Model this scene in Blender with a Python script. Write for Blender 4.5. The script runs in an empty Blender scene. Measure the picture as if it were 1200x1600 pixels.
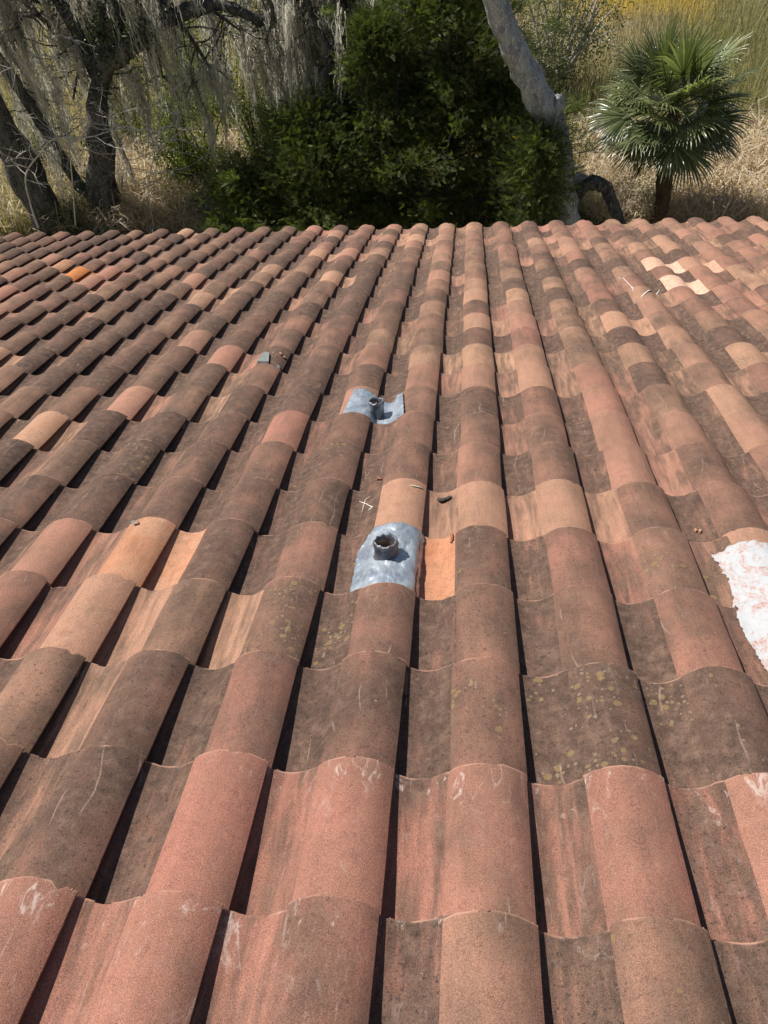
import bpy, math, random
import numpy as np
from mathutils import Matrix, Vector, noise as mnoise

random.seed(7)
rng = np.random.default_rng(11)
scn = bpy.context.scene
col = scn.collection
rad = math.radians

# ------------------------------------------------------------------ camera
TH = rad(20.0)                                    # roof pitch
FPX = 1250.0                                      # focal length in photo pixels (1200 x 1600)
M = np.array([[1, 0, 0], [0, math.cos(TH), -math.sin(TH)], [0, math.sin(TH), math.cos(TH)]]).T   # columns: across, down-slope, normal
RC = np.array([[0.99489905, 0.09477512, -0.0345478], [0.01399798, -0.46887415, -0.88315406], [-0.09989961, 0.87816553, -0.46780911]])
CAMP = np.array([-0.14053805, -0.91308238, 1.29078024])      # camera in roof coordinates
CAM = np.array([0.0, 0.0, 10.0])
ORG = CAM - M @ CAMP                              # roof origin in the world
RW = RC @ M.T                                     # world -> camera
cam_data = bpy.data.cameras.new('camera')
cam_data.sensor_fit = 'VERTICAL'
cam_data.sensor_height = 36.0
cam_data.lens = 36.0 * FPX / 1600.0
cam_data.clip_start = 0.05
cam_data.clip_end = 2000
cam = bpy.data.objects.new('camera', cam_data)
col.objects.link(cam)
B = RW.T @ np.diag([1, -1, -1])
cam.matrix_world = Matrix.Translation(Vector(CAM)) @ Matrix(B.tolist()).to_4x4()
scn.camera = cam

# ------------------------------------------------------------------ sky, sun, exposure
SUN_EL, SUN_AZ = rad(54.0), rad(-62.0)            # azimuth from +Y, negative = to the left
world = bpy.data.worlds.new('World')
scn.world = world
world.use_nodes = True
wn = world.node_tree
bg = wn.nodes['Background']
sky = wn.nodes.new('ShaderNodeTexSky')
sky.sky_type = 'NISHITA'
sky.sun_disc = False
sky.sun_elevation = SUN_EL
sky.sun_rotation = SUN_AZ
sky.air_density = 1.0
sky.dust_density = 0.6
wn.links.new(sky.outputs[0], bg.inputs[0])
bg.inputs[1].default_value = 0.052
sd = bpy.data.lights.new('sun', 'SUN')
sd.energy = 5.0
sd.angle = rad(0.53)
sd.color = (1.0, 0.95, 0.87)
sun = bpy.data.objects.new('sun', sd)
col.objects.link(sun)
sdir = Vector((math.sin(SUN_AZ) * math.cos(SUN_EL), math.cos(SUN_AZ) * math.cos(SUN_EL), math.sin(SUN_EL)))
sun.rotation_euler = sdir.to_track_quat('Z', 'Y').to_euler()
sun.location = (-20, 10, 30)
scn.view_settings.view_transform = 'Standard'
scn.view_settings.look = 'None'
scn.view_settings.exposure = 0.36
scn.view_settings.gamma = 1.0
scn.view_settings.use_curve_mapping = False

# ------------------------------------------------------------------ helpers
def ray(px, py):
    d = RW.T @ np.array([(px - 600) / FPX, (py - 800) / FPX, 1.0])
    return d

def at(px, py, Y):                                # world point of a photo pixel at world depth Y
    d = ray(px, py)
    return CAM + d * (Y / d[1])

def onroof(px, py, n=0.0):                        # roof coordinates (u, v) under a photo pixel at height n
    d = M.T @ ray(px, py)
    s = (n - CAMP[2]) / d[2]
    p = CAMP + d * s
    return p[0], p[1]

def roofpt(u, v, n):
    return ORG + M @ np.array([u, v, n])

def link_mesh(name, verts, faces, mat=None, parent=None, smooth=False):
    me = bpy.data.meshes.new(name)
    verts = np.asarray(verts, dtype=np.float32).reshape(-1, 3)
    if isinstance(faces, np.ndarray):
        n, k = faces.shape
        me.vertices.add(len(verts))
        me.vertices.foreach_set('co', verts.ravel())
        me.loops.add(n * k)
        me.loops.foreach_set('vertex_index', faces.astype(np.int32).ravel())
        me.polygons.add(n)
        me.polygons.foreach_set('loop_start', np.arange(0, n * k, k, dtype=np.int32))
        me.update(calc_edges=True)
        me.validate()
    else:
        me.from_pydata(verts.tolist(), [], faces)
        me.update()
    if smooth:
        me.polygons.foreach_set('use_smooth', np.ones(len(me.polygons), dtype=bool))
    if mat:
        me.materials.append(mat)
    ob = bpy.data.objects.new(name, me)
    col.objects.link(ob)
    if parent:
        ob.parent = parent
    return ob

def color_attr(ob, cols, name='col'):
    a = ob.data.attributes.new(name, 'FLOAT_COLOR', 'POINT')
    c = np.ones((len(ob.data.vertices), 4), dtype=np.float32)
    c[:, :3] = cols
    a.data.foreach_set('color', c.ravel())

def empty(name, loc, label, cat, group=None):
    o = bpy.data.objects.new(name, None)
    col.objects.link(o)
    o.location = Vector(loc)
    o.empty_display_size = 0.2
    return tag(o, label, cat, group)

def tag(o, label, cat, group=None):
    o['label'] = label
    o['category'] = cat
    if group:
        o['group'] = group
    return o

def adopt(o, parent):                             # parent keeping world place
    o.parent = parent
    o.matrix_parent_inverse = Matrix.Translation(-Vector(parent.location))
    return o

# ------------------------------------------------------------------ node helpers
class NT:
    def __init__(self, name):
        self.mat = bpy.data.materials.new(name)
        self.mat.use_nodes = True
        self.t = self.mat.node_tree
        self.out = self.t.nodes['Material Output']
        self.bsdf = self.t.nodes['Principled BSDF']
    def n(self, typ, **kw):
        nd = self.t.nodes.new(typ)
        for k, v in kw.items():
            setattr(nd, k, v)
        return nd
    def link(self, a, b):
        self.t.links.new(a, b)
    def put(self, sock, v):
        if hasattr(v, 'is_output'):
            self.link(v, sock)
        elif isinstance(v, (tuple, list)) and len(v) == 3 and sock.type == 'RGBA':
            sock.default_value = (*v, 1)
        else:
            sock.default_value = v
    def math(self, op, a, b=0.0, c=0.0, clamp=False):
        nd = self.n('ShaderNodeMath', operation=op, use_clamp=clamp)
        self.put(nd.inputs[0], a); self.put(nd.inputs[1], b); self.put(nd.inputs[2], c)
        return nd.outputs[0]
    def vmath(self, op, a, b):
        nd = self.n('ShaderNodeVectorMath', operation=op)
        self.put(nd.inputs[0], a); self.put(nd.inputs[1], b)
        return nd.outputs[0]
    def mix(self, f, a, b, mode='MIX'):
        nd = self.n('ShaderNodeMix', data_type='RGBA', blend_type=mode)
        self.put(nd.inputs[0], f); self.put(nd.inputs[6], a); self.put(nd.inputs[7], b)
        return nd.outputs[2]
    def noise(self, vec, scale, detail=2.0, rough=0.5, dist=0.0):
        nd = self.n('ShaderNodeTexNoise')
        if vec is not None:
            self.link(vec, nd.inputs['Vector'])
        nd.inputs['Scale'].default_value = scale
        nd.inputs['Detail'].default_value = detail
        nd.inputs['Roughness'].default_value = rough
        nd.inputs['Distortion'].default_value = dist
        return nd.outputs[0]
    def ss(self, v, lo, hi, a=0.0, b=1.0):
        nd = self.n('ShaderNodeMapRange', interpolation_type='SMOOTHSTEP')
        self.put(nd.inputs[0], v); self.put(nd.inputs[1], lo); self.put(nd.inputs[2], hi)
        self.put(nd.inputs[3], a); self.put(nd.inputs[4], b)
        return nd.outputs[0]
    def ramp(self, f, stops):
        nd = self.n('ShaderNodeValToRGB')
        el = nd.color_ramp.elements
        while len(el) < len(stops):
            el.new(0.5)
        for e, (p, c) in zip(el, stops):
            e.position = p; e.color = (*c, 1)
        self.put(nd.inputs[0], f)
        return nd.outputs[0]
    def bump(self, h, strength, dist):
        nd = self.n('ShaderNodeBump')
        nd.inputs['Strength'].default_value = strength
        nd.inputs['Distance'].default_value = dist
        self.link(h, nd.inputs['Height'])
        self.link(nd.outputs[0], self.bsdf.inputs['Normal'])
    def set(self, name, v):
        self.put(self.bsdf.inputs[name], v)

def tile_material(name, kind):
    """weathered clay tile; kind = where the per-tile numbers live (OBJECT properties or GEOMETRY attributes)"""
    T = NT(name)
    def par(p):
        nd = T.n('ShaderNodeAttribute', attribute_type=kind)
        nd.attribute_name = p
        return nd.outputs['Fac']
    tuv = T.n('ShaderNodeAttribute', attribute_type='GEOMETRY')
    tuv.attribute_name = 'tuv'
    seed = par('seed')
    off = T.n('ShaderNodeCombineXYZ')
    T.link(T.math('MULTIPLY', seed, 37.0), off.inputs[0]); T.link(T.math('MULTIPLY', seed, 91.0), off.inputs[1]); T.link(T.math('MULTIPLY', seed, 13.0), off.inputs[2])
    P = T.vmath('ADD', tuv.outputs['Vector'], off.outputs[0])
    sep = T.n('ShaderNodeSeparateXYZ'); T.link(tuv.outputs['Vector'], sep.inputs[0])
    u, v = sep.outputs[0], sep.outputs[1]
    big = T.noise(P, 7.0, 3.0, 0.55)
    mid = T.noise(P, 32.0, 6.0, 0.65)
    strk = T.noise(T.vmath('MULTIPLY', P, (1.0, 0.13, 1.0)), 42.0, 4.0, 0.6, 0.4)
    fine = T.noise(P, 450.0, 3.0, 0.8)
    grit = T.noise(P, 900.0, 2.0, 0.6)
    wob = T.math('MULTIPLY_ADD', T.math('SUBTRACT', mid, 0.5), 0.02, u)
    inpan = T.ss(wob, 0.0, 0.006)
    pb, pp = par('patina'), par('pan_patina')
    pat = T.math('ADD', T.math('MULTIPLY', pb, T.math('SUBTRACT', 1.0, inpan)), T.math('MULTIPLY', pp, inpan))
    f = T.math('MULTIPLY_ADD', T.math('SUBTRACT', big, 0.5), 0.8, pat)
    f = T.math('MULTIPLY_ADD', T.math('SUBTRACT', mid, 0.5), 0.8, f)
    geo = T.n('ShaderNodeNewGeometry')
    stain = T.noise(T.vmath('MULTIPLY', geo.outputs['Position'], (1.0, 0.22, 0.3)), 7.0, 5.0, 0.62)
    f = T.math('MULTIPLY_ADD', T.math('SUBTRACT', stain, 0.5), 1.0, f)
    sk = T.math('MULTIPLY_ADD', inpan, 1.2, 0.45)
    f = T.math('MULTIPLY_ADD', T.math('SUBTRACT', strk, 0.5), sk, f)
    f = T.ss(T.math('MULTIPLY_ADD', inpan, 0.13, f), -0.02, 0.88)
    hue = T.math('MULTIPLY_ADD', T.math('SUBTRACT', big, 0.5), 0.35, par('hue'), clamp=True)
    clay = T.ramp(hue, [(0.0, (0.34, 0.151, 0.111)), (0.4, (0.37, 0.197, 0.135)), (0.65, (0.43, 0.252, 0.162)), (0.88, (0.50, 0.20, 0.10)), (1.0, (0.50, 0.19, 0.06))])
    clay = T.mix(T.ss(mid, 0.35, 0.7, 0.0, 0.45), clay, T.mix(1.0, clay, (0.72, 0.68, 0.66), 'MULTIPLY'))
    patc = T.ramp(T.math('ADD', T.math('MULTIPLY', mid, 0.6), T.math('MULTIPLY', strk, 0.4)),
                  [(0.30, (0.046, 0.032, 0.026)), (0.48, (0.083, 0.054, 0.041)), (0.60, (0.118, 0.075, 0.055)), (0.8, (0.17, 0.108, 0.076))])
    c = T.mix(T.math('MULTIPLY', f, 0.93), clay, patc)
    c = T.mix(T.ss(pat, -0.18, -0.42), c, (0.60, 0.37, 0.27))
    # black algae flecks on the weathered faces
    alg = T.noise(P, 95.0, 4.0, 0.75)
    c = T.mix(T.math('MULTIPLY', T.ss(alg, 0.54, 0.68), T.math('MULTIPLY', T.ss(pat, 0.25, 0.7), T.math('MULTIPLY_ADD', inpan, 0.15, 0.75))), c, (0.036, 0.029, 0.025))
    # fine mineral grain
    g = T.math('ADD', T.math('MULTIPLY', T.ss(fine, 0.34, 0.66), 0.85), T.math('MULTIPLY', T.ss(mid, 0.3, 0.7), 0.42))
    g = T.math('ADD', g, 0.38)
    gv = T.n('ShaderNodeCombineXYZ')
    for i in range(3):
        T.link(g, gv.inputs[i])
    c = T.mix(1.0, c, gv.outputs[0], 'MULTIPLY')
    # lichen rosettes
    for sc, thr, lc, amt in ((38.0, 0.30, (0.23, 0.155, 0.075), 0.8), (75.0, 0.26, (0.26, 0.20, 0.13), 0.7)):
        vo = T.n('ShaderNodeTexVoronoi'); vo.inputs['Scale'].default_value = sc; T.link(P, vo.inputs['Vector'])
        sx = T.n('ShaderNodeSeparateColor'); T.link(vo.outputs['Color'], sx.inputs[0])
        lim = T.math('MULTIPLY', T.math('SUBTRACT', sx.outputs[0], T.math('SUBTRACT', 1.0, T.math('MULTIPLY', par('lichen'), T.ss(big, 0.42, 0.62, 0.15, 1.5)))), thr * 5.0)
        lim = T.math('MINIMUM', lim, thr * 1.3)
        d = T.math('MULTIPLY_ADD', T.math('SUBTRACT', mid, 0.5), 0.8, vo.outputs['Distance'])
        spot = T.ss(T.math('SUBTRACT', lim, d), 0.0, 0.08)
        spot = T.math('MULTIPLY', spot, T.ss(fine, 0.2, 0.6, 0.45 * amt, amt))
        c = T.mix(spot, c, lc)
    # chalky scuffs and scratches left by feet and tools
    sn = T.noise(T.vmath('MULTIPLY', P, (1.0, 0.42, 1.0)), 30.0, 7.0, 0.78, 1.2)
    nearend = T.ss(v, 0.02, 0.13, 1.0, 0.22)
    sm = T.math('MULTIPLY', T.ss(sn, 0.555, 0.67), T.math('MULTIPLY', nearend, par('scuff')), clamp=True)
    c = T.mix(T.math('MULTIPLY', sm, 0.85), c, (0.52, 0.42, 0.37))
    wv = T.n('ShaderNodeTexWave'); wv.inputs['Scale'].default_value = 5.0; wv.inputs['Distortion'].default_value = 9.0; wv.inputs['Detail'].default_value = 3.0; wv.inputs['Detail Scale'].default_value = 0.7
    T.link(T.vmath('MULTIPLY', P, (1.0, 0.6, 1.0)), wv.inputs['Vector'])
    ln = T.math('MULTIPLY', T.ss(wv.outputs['Fac'], 0.985, 1.0), T.ss(big, 0.56, 0.7))
    c = T.mix(T.math('MULTIPLY', ln, T.ss(fine, 0.3, 0.6, 0.0, 0.5)), c, (0.5, 0.36, 0.29))
    # worn, cleaner arris at the exposed end
    rim = T.math('MULTIPLY', T.ss(v, 0.002, 0.006, 1.0, 0.0), T.ss(T.noise(P, 22.0, 2.0), 0.35, 0.62, 0.0, 0.8))
    c = T.mix(rim, c, (0.46, 0.26, 0.185))
    T.set('Base Color', c)
    T.set('Roughness', 0.88)
    T.set('Specular IOR Level', 0.25)
    h = T.math('ADD', T.math('MULTIPLY', fine, 0.5), T.math('ADD', T.math('MULTIPLY', grit, 0.35), mid))
    T.bump(h, 0.55, 0.0022)
    return T.mat

def simple(name, rgb, rough=0.7, metal=0.0, var=0.25, scale=6.0, bump=0.0, bdist=0.01, spec=0.4):
    T = NT(name)
    tc = T.n('ShaderNodeTexCoord')
    nz = T.noise(tc.outputs['Object'], scale, 5.0, 0.6)
    lo = tuple(x * (1 - var) for x in rgb); hi = tuple(min(1, x * (1 + var)) for x in rgb)
    T.set('Base Color', T.ramp(nz, [(0.3, lo), (0.7, hi)]))
    T.set('Roughness', rough); T.set('Metallic', metal); T.set('Specular IOR Level', spec)
    if bump:
        T.bump(nz, bump, bdist)
    return T.mat

def bark(name, a, b, scale=5.0, bdist=0.05):
    T = NT(name)
    tc = T.n('ShaderNodeTexCoord')
    P = T.vmath('MULTIPLY', tc.outputs['Object'], (1.0, 1.0, 0.28))
    n1 = T.noise(P, scale * 2.2, 6.0, 0.68, 0.5)
    n2 = T.noise(tc.outputs['Object'], scale * 0.5, 3.0)
    vo = T.n('ShaderNodeTexVoronoi', feature='DISTANCE_TO_EDGE'); vo.inputs['Scale'].default_value = scale * 3
    wp = T.n('ShaderNodeTexNoise'); wp.inputs['Scale'].default_value = scale * 3; wp.inputs['Detail'].default_value = 4.0
    T.link(tc.outputs['Object'], wp.inputs['Vector'])
    T.link(T.vmath('ADD', P, T.vmath('MULTIPLY', wp.outputs[1], (0.16, 0.16, 0.16))), vo.inputs['Vector'])
    cr = T.ss(vo.outputs['Distance'], 0.0, 0.3)
    h = T.math('ADD', T.math('MULTIPLY', cr, 0.22), n1)
    c = T.mix(T.ss(h, 0.42, 0.85), a, b)
    c = T.mix(T.ss(n2, 0.45, 0.7, 0.0, 0.5), c, (b[0] * 0.9, b[1] * 1.0, b[2] * 0.85))
    T.set('Base Color', c); T.set('Roughness', 0.92); T.set('Specular IOR Level', 0.15)
    T.bump(h, 0.9, bdist)
    return T.mat

def leafmat(name, rough=0.5, trans=0.35, spec=0.4, tint=(1.3, 1.45, 0.7)):
    """leaf colour comes from the mesh's own per-leaf colour"""
    T = NT(name)
    a = T.n('ShaderNodeAttribute', attribute_type='GEOMETRY'); a.attribute_name = 'col'
    T.set('Base Color', a.outputs['Color']); T.set('Roughness', rough); T.set('Specular IOR Level', spec)
    tr = T.n('ShaderNodeBsdfTranslucent')
    T.link(T.mix(1.0, a.outputs['Color'], tint, 'MULTIPLY'), tr.inputs[0])
    mx = T.n('ShaderNodeMixShader'); mx.inputs[0].default_value = trans
    T.link(T.bsdf.outputs[0], mx.inputs[1]); T.link(tr.outputs[0], mx.inputs[2])
    T.link(mx.outputs[0], T.out.inputs[0])
    return T.mat

def ground_material():
    T = NT('ground_soil_and_marsh')
    tc = T.n('ShaderNodeTexCoord')
    P = tc.outputs['Object']
    a = T.noise(P, 0.16, 4.0, 0.6); b = T.noise(P, 2.2, 6.0, 0.7); d = T.noise(P, 18.0, 4.0, 0.7)
    c = T.ramp(a, [(0.3, (0.24, 0.20, 0.12)), (0.5, (0.30, 0.25, 0.14)), (0.7, (0.25, 0.235, 0.11))])
    c = T.mix(T.ss(b, 0.35, 0.7, 0.0, 0.6), c, (0.10, 0.075, 0.05))
    c = T.mix(T.ss(d, 0.4, 0.7, 0.0, 0.5), c, (0.30, 0.24, 0.15))
    T.set('Base Color', c); T.set('Roughness', 1.0); T.set('Specular IOR Level', 0.1)
    T.bump(b, 0.8, 0.1)
    return T.mat

MT_TILE = tile_material('weathered_clay_tile', 'OBJECT')
MT_TILE_MASS = tile_material('weathered_clay_tile_mass', 'GEOMETRY')
MT_FELT = simple('roof_felt', (0.04, 0.035, 0.032), 0.95)
MT_WALL = simple('cream_stucco', (0.62, 0.55, 0.43), 0.9, bump=0.3)
MT_WOOD = simple('painted_fascia', (0.30, 0.22, 0.16), 0.7)

# ------------------------------------------------------------------ the ground
n = 60
gx = np.linspace(-150, 150, n); gy = np.linspace(-60, 240, n)
GX, GY = np.meshgrid(gx, gy)
V = np.stack([GX, GY, np.zeros_like(GX)], -1).reshape(-1, 3)
idx = np.arange(n * n).reshape(n, n)
F = np.stack([idx[:-1, :-1], idx[:-1, 1:], idx[1:, 1:], idx[1:, :-1]], -1).reshape(-1, 4)
g = link_mesh('ground', V, F, ground_material())
g['kind'] = 'structure'

# ------------------------------------------------------------------ the house and its roof
W, EXP, TLEN, THK = 0.28, 0.34345639, 0.415, 0.013
TILT = 0.0235 / EXP
C0, C1, R0, R1 = -21, 12, -2, 23                  # gap-line columns and courses
house = empty('house', (0, 0, 0), 'house under a long weathered terracotta tile roof', 'house')
UL, UR = (C0 - 0.62) * W, (C1 + 0.45) * W
VT, VB = -1.15, R1 * EXP - 0.06
def prism(name, pts, mat, parent):                # closed box from 8 corners
    f = [(0, 1, 2, 3), (7, 6, 5, 4), (0, 4, 5, 1), (1, 5, 6, 2), (2, 6, 7, 3), (3, 7, 4, 0)]
    return adopt(link_mesh(name, pts, f, mat), parent)
top = [roofpt(UL, VT, -0.105), roofpt(UR, VT, -0.105), roofpt(UR, VB, -0.105), roofpt(UL, VB, -0.105)]
bot = [p - M[:, 2] * 0.09 for p in top]
deck = prism('roof', top + bot, MT_FELT, house)
ridge = roofpt(0, VT, -0.11)
bk = [roofpt(UL, VT, -0.105) + np.array([0, -0.02, 0]), roofpt(UR, VT, -0.105) + np.array([0, -0.02, 0])]
drop = np.array([0, -7.5, -7.5 * math.tan(TH)])
topb = [bk[0] + drop, bk[1] + drop, bk[1], bk[0]]
back = prism('back_roof', topb + [p - np.array([0, 0, 0.09]) for p in topb], MT_FELT, house)
eave = roofpt(0, VB, 0)
y0, y1, zt = ridge[1] - 6.8, eave[1] - 0.5, eave[2] - 0.02
wl = [(UL + 0.4 + ORG[0], y0, 0), (UR - 0.4 + ORG[0], y0, 0), (UR - 0.4 + ORG[0], y1, 0), (UL + 0.4 + ORG[0], y1, 0)]
prism('wall', [(a, b, 0.0) for a, b, _ in wl] + [(a, b, zt) for a, b, _ in wl], MT_WALL, house)
fa = [roofpt(UL, VB + 0.004, -0.075), roofpt(UR, VB + 0.004, -0.075)]
fb = [p + np.array([0, 0.022, 0]) for p in fa]
prism('fascia', [fa[0], fa[1], fb[1], fb[0]] + [p - np.array([0, 0, 0.2]) for p in (fa[0], fa[1], fb[1], fb[0])], MT_WOOD, house)

def profile(ns, undercut=True):
    """barrel (circular arc), sharp right arris with a short upright wall, then the shallow pan"""
    a, H, uc = 0.0825, 0.0315, -0.0825
    Rr = (a * a + H * H) / (2 * H)
    tm = math.asin(a / Rr)
    pts = []
    for i in range(ns + 1):
        t = -tm + 2 * tm * i / ns
        x = Rr * math.sin(t); y = Rr * math.cos(t) - (Rr - H)
        if t < -tm * 0.55:                         # the left side eases into the neighbour's pan
            k = (-t / tm - 0.55) / 0.45
            y -= 0.0015 * k * k
        pts.append((uc + x, y))
    pts += [(0.0, -0.004), (-0.006, -0.0065), (-0.030, -0.0075), (-0.036, -0.0105), (-0.028, -0.0120), (0.0, -0.0125)] if undercut else [(0.001, -0.006), (0.002, -0.0135)]
    pts += [(0.007, -0.0165), (0.016, -0.0205), (0.028, -0.0245), (0.044, -0.0268), (0.060, -0.0262), (0.076, -0.0225), (0.092, -0.0152), (0.106, -0.0070), (0.118, -0.0015), (0.128, 0.0)]
    return np.array(pts)
def wedge(u, vv, nn=-1.0):                                  # the pan drops away from the barrel towards the head
    if nn > -0.0085 and u < 0.09:
        return 0.0
    return -0.021 * (min(vv, EXP) / EXP) * max(0.0, 1.0 - max(u, 0.0) / 0.115) ** 1.1
PF = profile(40, False)
def prof_n(u, vv=0.0):
    """height of the tile surface across one pitch; u measured from the gap line, wrapped"""
    w = (u + 0.165) % W - 0.165
    return float(np.interp(w, PF[:, 0], PF[:, 1])) + (wedge(w, vv) if w > 0 else 0.0)
def roof_n(u, v, row=None):
    k = math.ceil(v / EXP - 1e-6) if row is None else row
    return prof_n(u, max(0.0, k * EXP - v)) - TILT * (k * EXP - v)

def tile_mesh(name, ns, nv, var, mat):
    pf = profile(ns)
    d = np.gradient(pf, axis=0); d /= np.linalg.norm(d, axis=1)[:, None]
    nrm = np.stack([-d[:, 1], d[:, 0]], 1)
    vs = np.linspace(0, 1, nv) ** 1.0 * TLEN
    if nv > 3:
        vs = np.concatenate([[0, 0.004], np.linspace(0.02, TLEN, nv - 2)])
    V, TU = [], []
    r = random.Random(var * 77 + 5)
    ph = [r.uniform(0, 50) for _ in range(4)]
    for layer in (0, 1):
        for j, vv in enumerate(vs):
            for i, (uu, nn) in enumerate(pf):
                o = -nrm[i] * THK * layer
                x = uu + o[0]; z = nn + o[1] - TILT * vv + wedge(uu, vv, nn)
                if j == 0 and layer == 0:
                    z -= 0.0012                    # softened arris
                z += 0.0016 * mnoise.noise((uu * 9 + ph[0], vv * 6, ph[1])) + 0.0012 * mnoise.noise((uu * 25, vv * 22 + ph[2], ph[3]))
                x += 0.0018 * mnoise.noise((vv * 7 + ph[2], ph[0], 1.0))
                y = vv
                if j < 2:
                    y += 0.0026 * mnoise.noise((uu * 30, ph[1], ph[3])) + 0.0016 * mnoise.noise((uu * 110, ph[0], ph[2]))
                    ch = mnoise.noise((uu * 45 + ph[3], ph[2], 3.3))
                    if ch > 0.42 and j == 0:
                        y += (ch - 0.42) * 0.06; z -= (ch - 0.42) * 0.012 * (1 - layer)
                if j < 2 and var % 3 == 2:             # a broken corner or a notch in the lip
                    uc_ = (-0.150, 0.012, -0.03)[(var // 3) % 3]
                    y += max(0.0, 0.014 + 0.008 * (var % 2) - abs(uu - uc_)) * (1.0 + 0.5 * mnoise.noise((uu * 160, 3.0, var)))
                V.append((x, -y, z)); TU.append((uu, max(0.0, vv if layer == 0 else vv + 0.0), nn))
    m = len(pf); L = m * len(vs)
    F = []
    for j in range(len(vs) - 1):
        for i in range(m - 1):
            a = j * m + i
            F.append((a, a + m, a + m + 1, a + 1))
            F.append((L + a, L + a + 1, L + a + m + 1, L + a + m))
    for i in range(m - 1):
        F.append((i, i + 1, L + i + 1, L + i))
        b = (len(vs) - 1) * m + i
        F.append((b, L + b, L + b + 1, b + 1))
    for j in range(len(vs) - 1):
        a = j * m
        F.append((a, L + a, L + a + m, a + m))
        b = j * m + m - 1
        F.append((b, b + m, L + b + m, L + b))
    me = bpy.data.meshes.new(name)
    me.from_pydata(V, [], F)
    me.update()
    at_ = me.attributes.new('tuv', 'FLOAT_VECTOR', 'POINT')
    at_.data.foreach_set('vector', np.array(TU, dtype=np.float32).ravel())
    sm = np.ones(len(F), dtype=bool)
    ntop = 2 * (len(vs) - 1) * (m - 1)
    sm[ntop:] = False
    me.polygons.foreach_set('use_smooth', sm)
    me.set_sharp_from_angle(angle=rad(38))
    me.materials.append(mat)
    return me, np.array(V), np.array(F), np.array(TU), sm

# what each tile looks like: (course, gap line): barrel patina, pan patina, hue, lichen, scuff
SPEC = {
    (0, -4): (.2, .3, .05, 0, .6), (0, -3): (.2, .3, .1, 0, 1.0), (0, -2): (.2, .32, .1, 0, 1.0), (0, -1): (.5, .68, .1, 0, 1.0), (0, 0): (.46, .72, .4, .05, .3), (0, 1): (.5, .75, .42, .2, .2), (0, 2): (.6, .7, .3, .3, 0),
    (1, -5): (.7, .65, .3, .1, 0), (1, -4): (.72, .6, .4, .1, .1), (1, -3): (.68, .74, .2, .1, .2), (1, -2): (.18, .34, .06, 0, .6), (1, -1): (.24, .4, .1, 0, .9), (1, 0): (.3, .42, .16, 0, 1.0), (1, 1): (.28, .6, .12, 0, 1.0), (1, 2): (.12, .4, .2, 0, .9),
    (2, -6): (.6, .7, .3, .2, 0), (2, -5): (.66, .7, .3, .3, 0), (2, -4): (.66, .3, .5, .1, .2), (2, -3): (.66, .8, .3, .1, 0), (2, -2): (.5, .84, .1, .05, .1), (2, -1): (.64, .8, .2, .15, 0), (2, 0): (.6, .78, .25, .34, 0), (2, 1): (.7, .82, .3, .42, .1), (2, 2): (.76, .84, .3, .2, .2),
    (3, -6): (.5, .6, .3, .2, 0), (3, -5): (.45, .34, .2, .05, .1), (3, -4): (.12, .16, .5, 0, .3), (3, -3): (.6, .2, .55, .1, .2), (3, -2): (.58, .8, .35, .6, 0), (3, -1): (.52, .72, .2, .1, .3), (3, 0): (.6, .72, .3, .15, 0), (3, 1): (.52, .78, .3, .1, 0), (3, 2): (.48, .6, .2, .1, 0), (3, 3): (.5, .6, .3, .1, 0),
    (4, -6): (.6, .5, .3, .1, 0), (4, -5): (.3, .28, .3, .05, .2), (4, -4): (.12, -.2, .74, 0, .4), (4, -3): (.7, .72, .3, .1, 0), (4, -2): (.56, .74, .25, .15, .3), (4, -1): (.5, -.12, .78, 0, 1.0), (4, 0): (.62, .7, .3, .15, 0), (4, 1): (.52, .36, .15, .1, .2), (4, 2): (.5, .45, .4, .3, .2), (4, 3): (.12, .4, .5, 0, .3),
    (5, -7): (.74, .7, .3, .05, 0), (5, -6): (.74, .74, .3, .1, 0), (5, -5): (.76, .7, .3, .05, 0), (5, -4): (.7, .7, .3, .1, 0), (5, -3): (.72, .76, .3, .1, 0), (5, -2): (.7, .74, .3, .15, 0), (5, -1): (.1, .2, .5, 0, .1), (5, 0): (.16, .3, .5, .05, .1), (5, 1): (.22, .3, .5, .05, 0), (5, 2): (.6, .7, .3, .1, 0), (5, 3): (.55, .6, .3, .1, 0),
    (6, -4): (.66, .7, .3, .1, 0), (6, -3): (.62, .7, .3, .2, 0), (6, -2): (.66, .66, .3, .3, 0), (6, -1): (.6, .66, .3, .1, 0), (6, 0): (.45, .7, .3, .1, 0), (6, 1): (.55, .66, .3, .1, 0), (6, 2): (.3, .2, .3, .05, 0), (6, 3): (.6, .6, .3, .1, 0),
    (7, -3): (.25, .5, .1, .05, 0), (7, -2): (.62, .5, .3, .1, 0), (7, -1): (.5, .66, .3, .2, 0), (7, 0): (.6, .4, .35, .1, 0), (7, 1): (.5, .66, .3, .1, 0), (7, 2): (.2, .4, .3, .05, 0),
    (8, 0): (.66, .75, .2, .2, 0), (8, 1): (.62, .6, .2, .25, 0), (8, 2): (.24, .3, .25, .05, 0),
    (9, 0): (.3, .34, .45, .05, 0), (10, 0): (.34, .25, .64, .05, 0), (11, 0): (.7, .78, .2, .1, 0), (12, 0): (.24, .2, .5, 0, 0), (9, 1): (.25, .3, .5, .1, 0), (10, 1): (.3, .3, .5, .05, 0), (11, 1): (.35, .7, .1, 0, .6), (12, 1): (.25, .3, .3, .1, 0),
    (12, 3): (.15, .1, .55, 0, 0), (11, 3): (.8, .75, .2, .05, 0),
}
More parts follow.
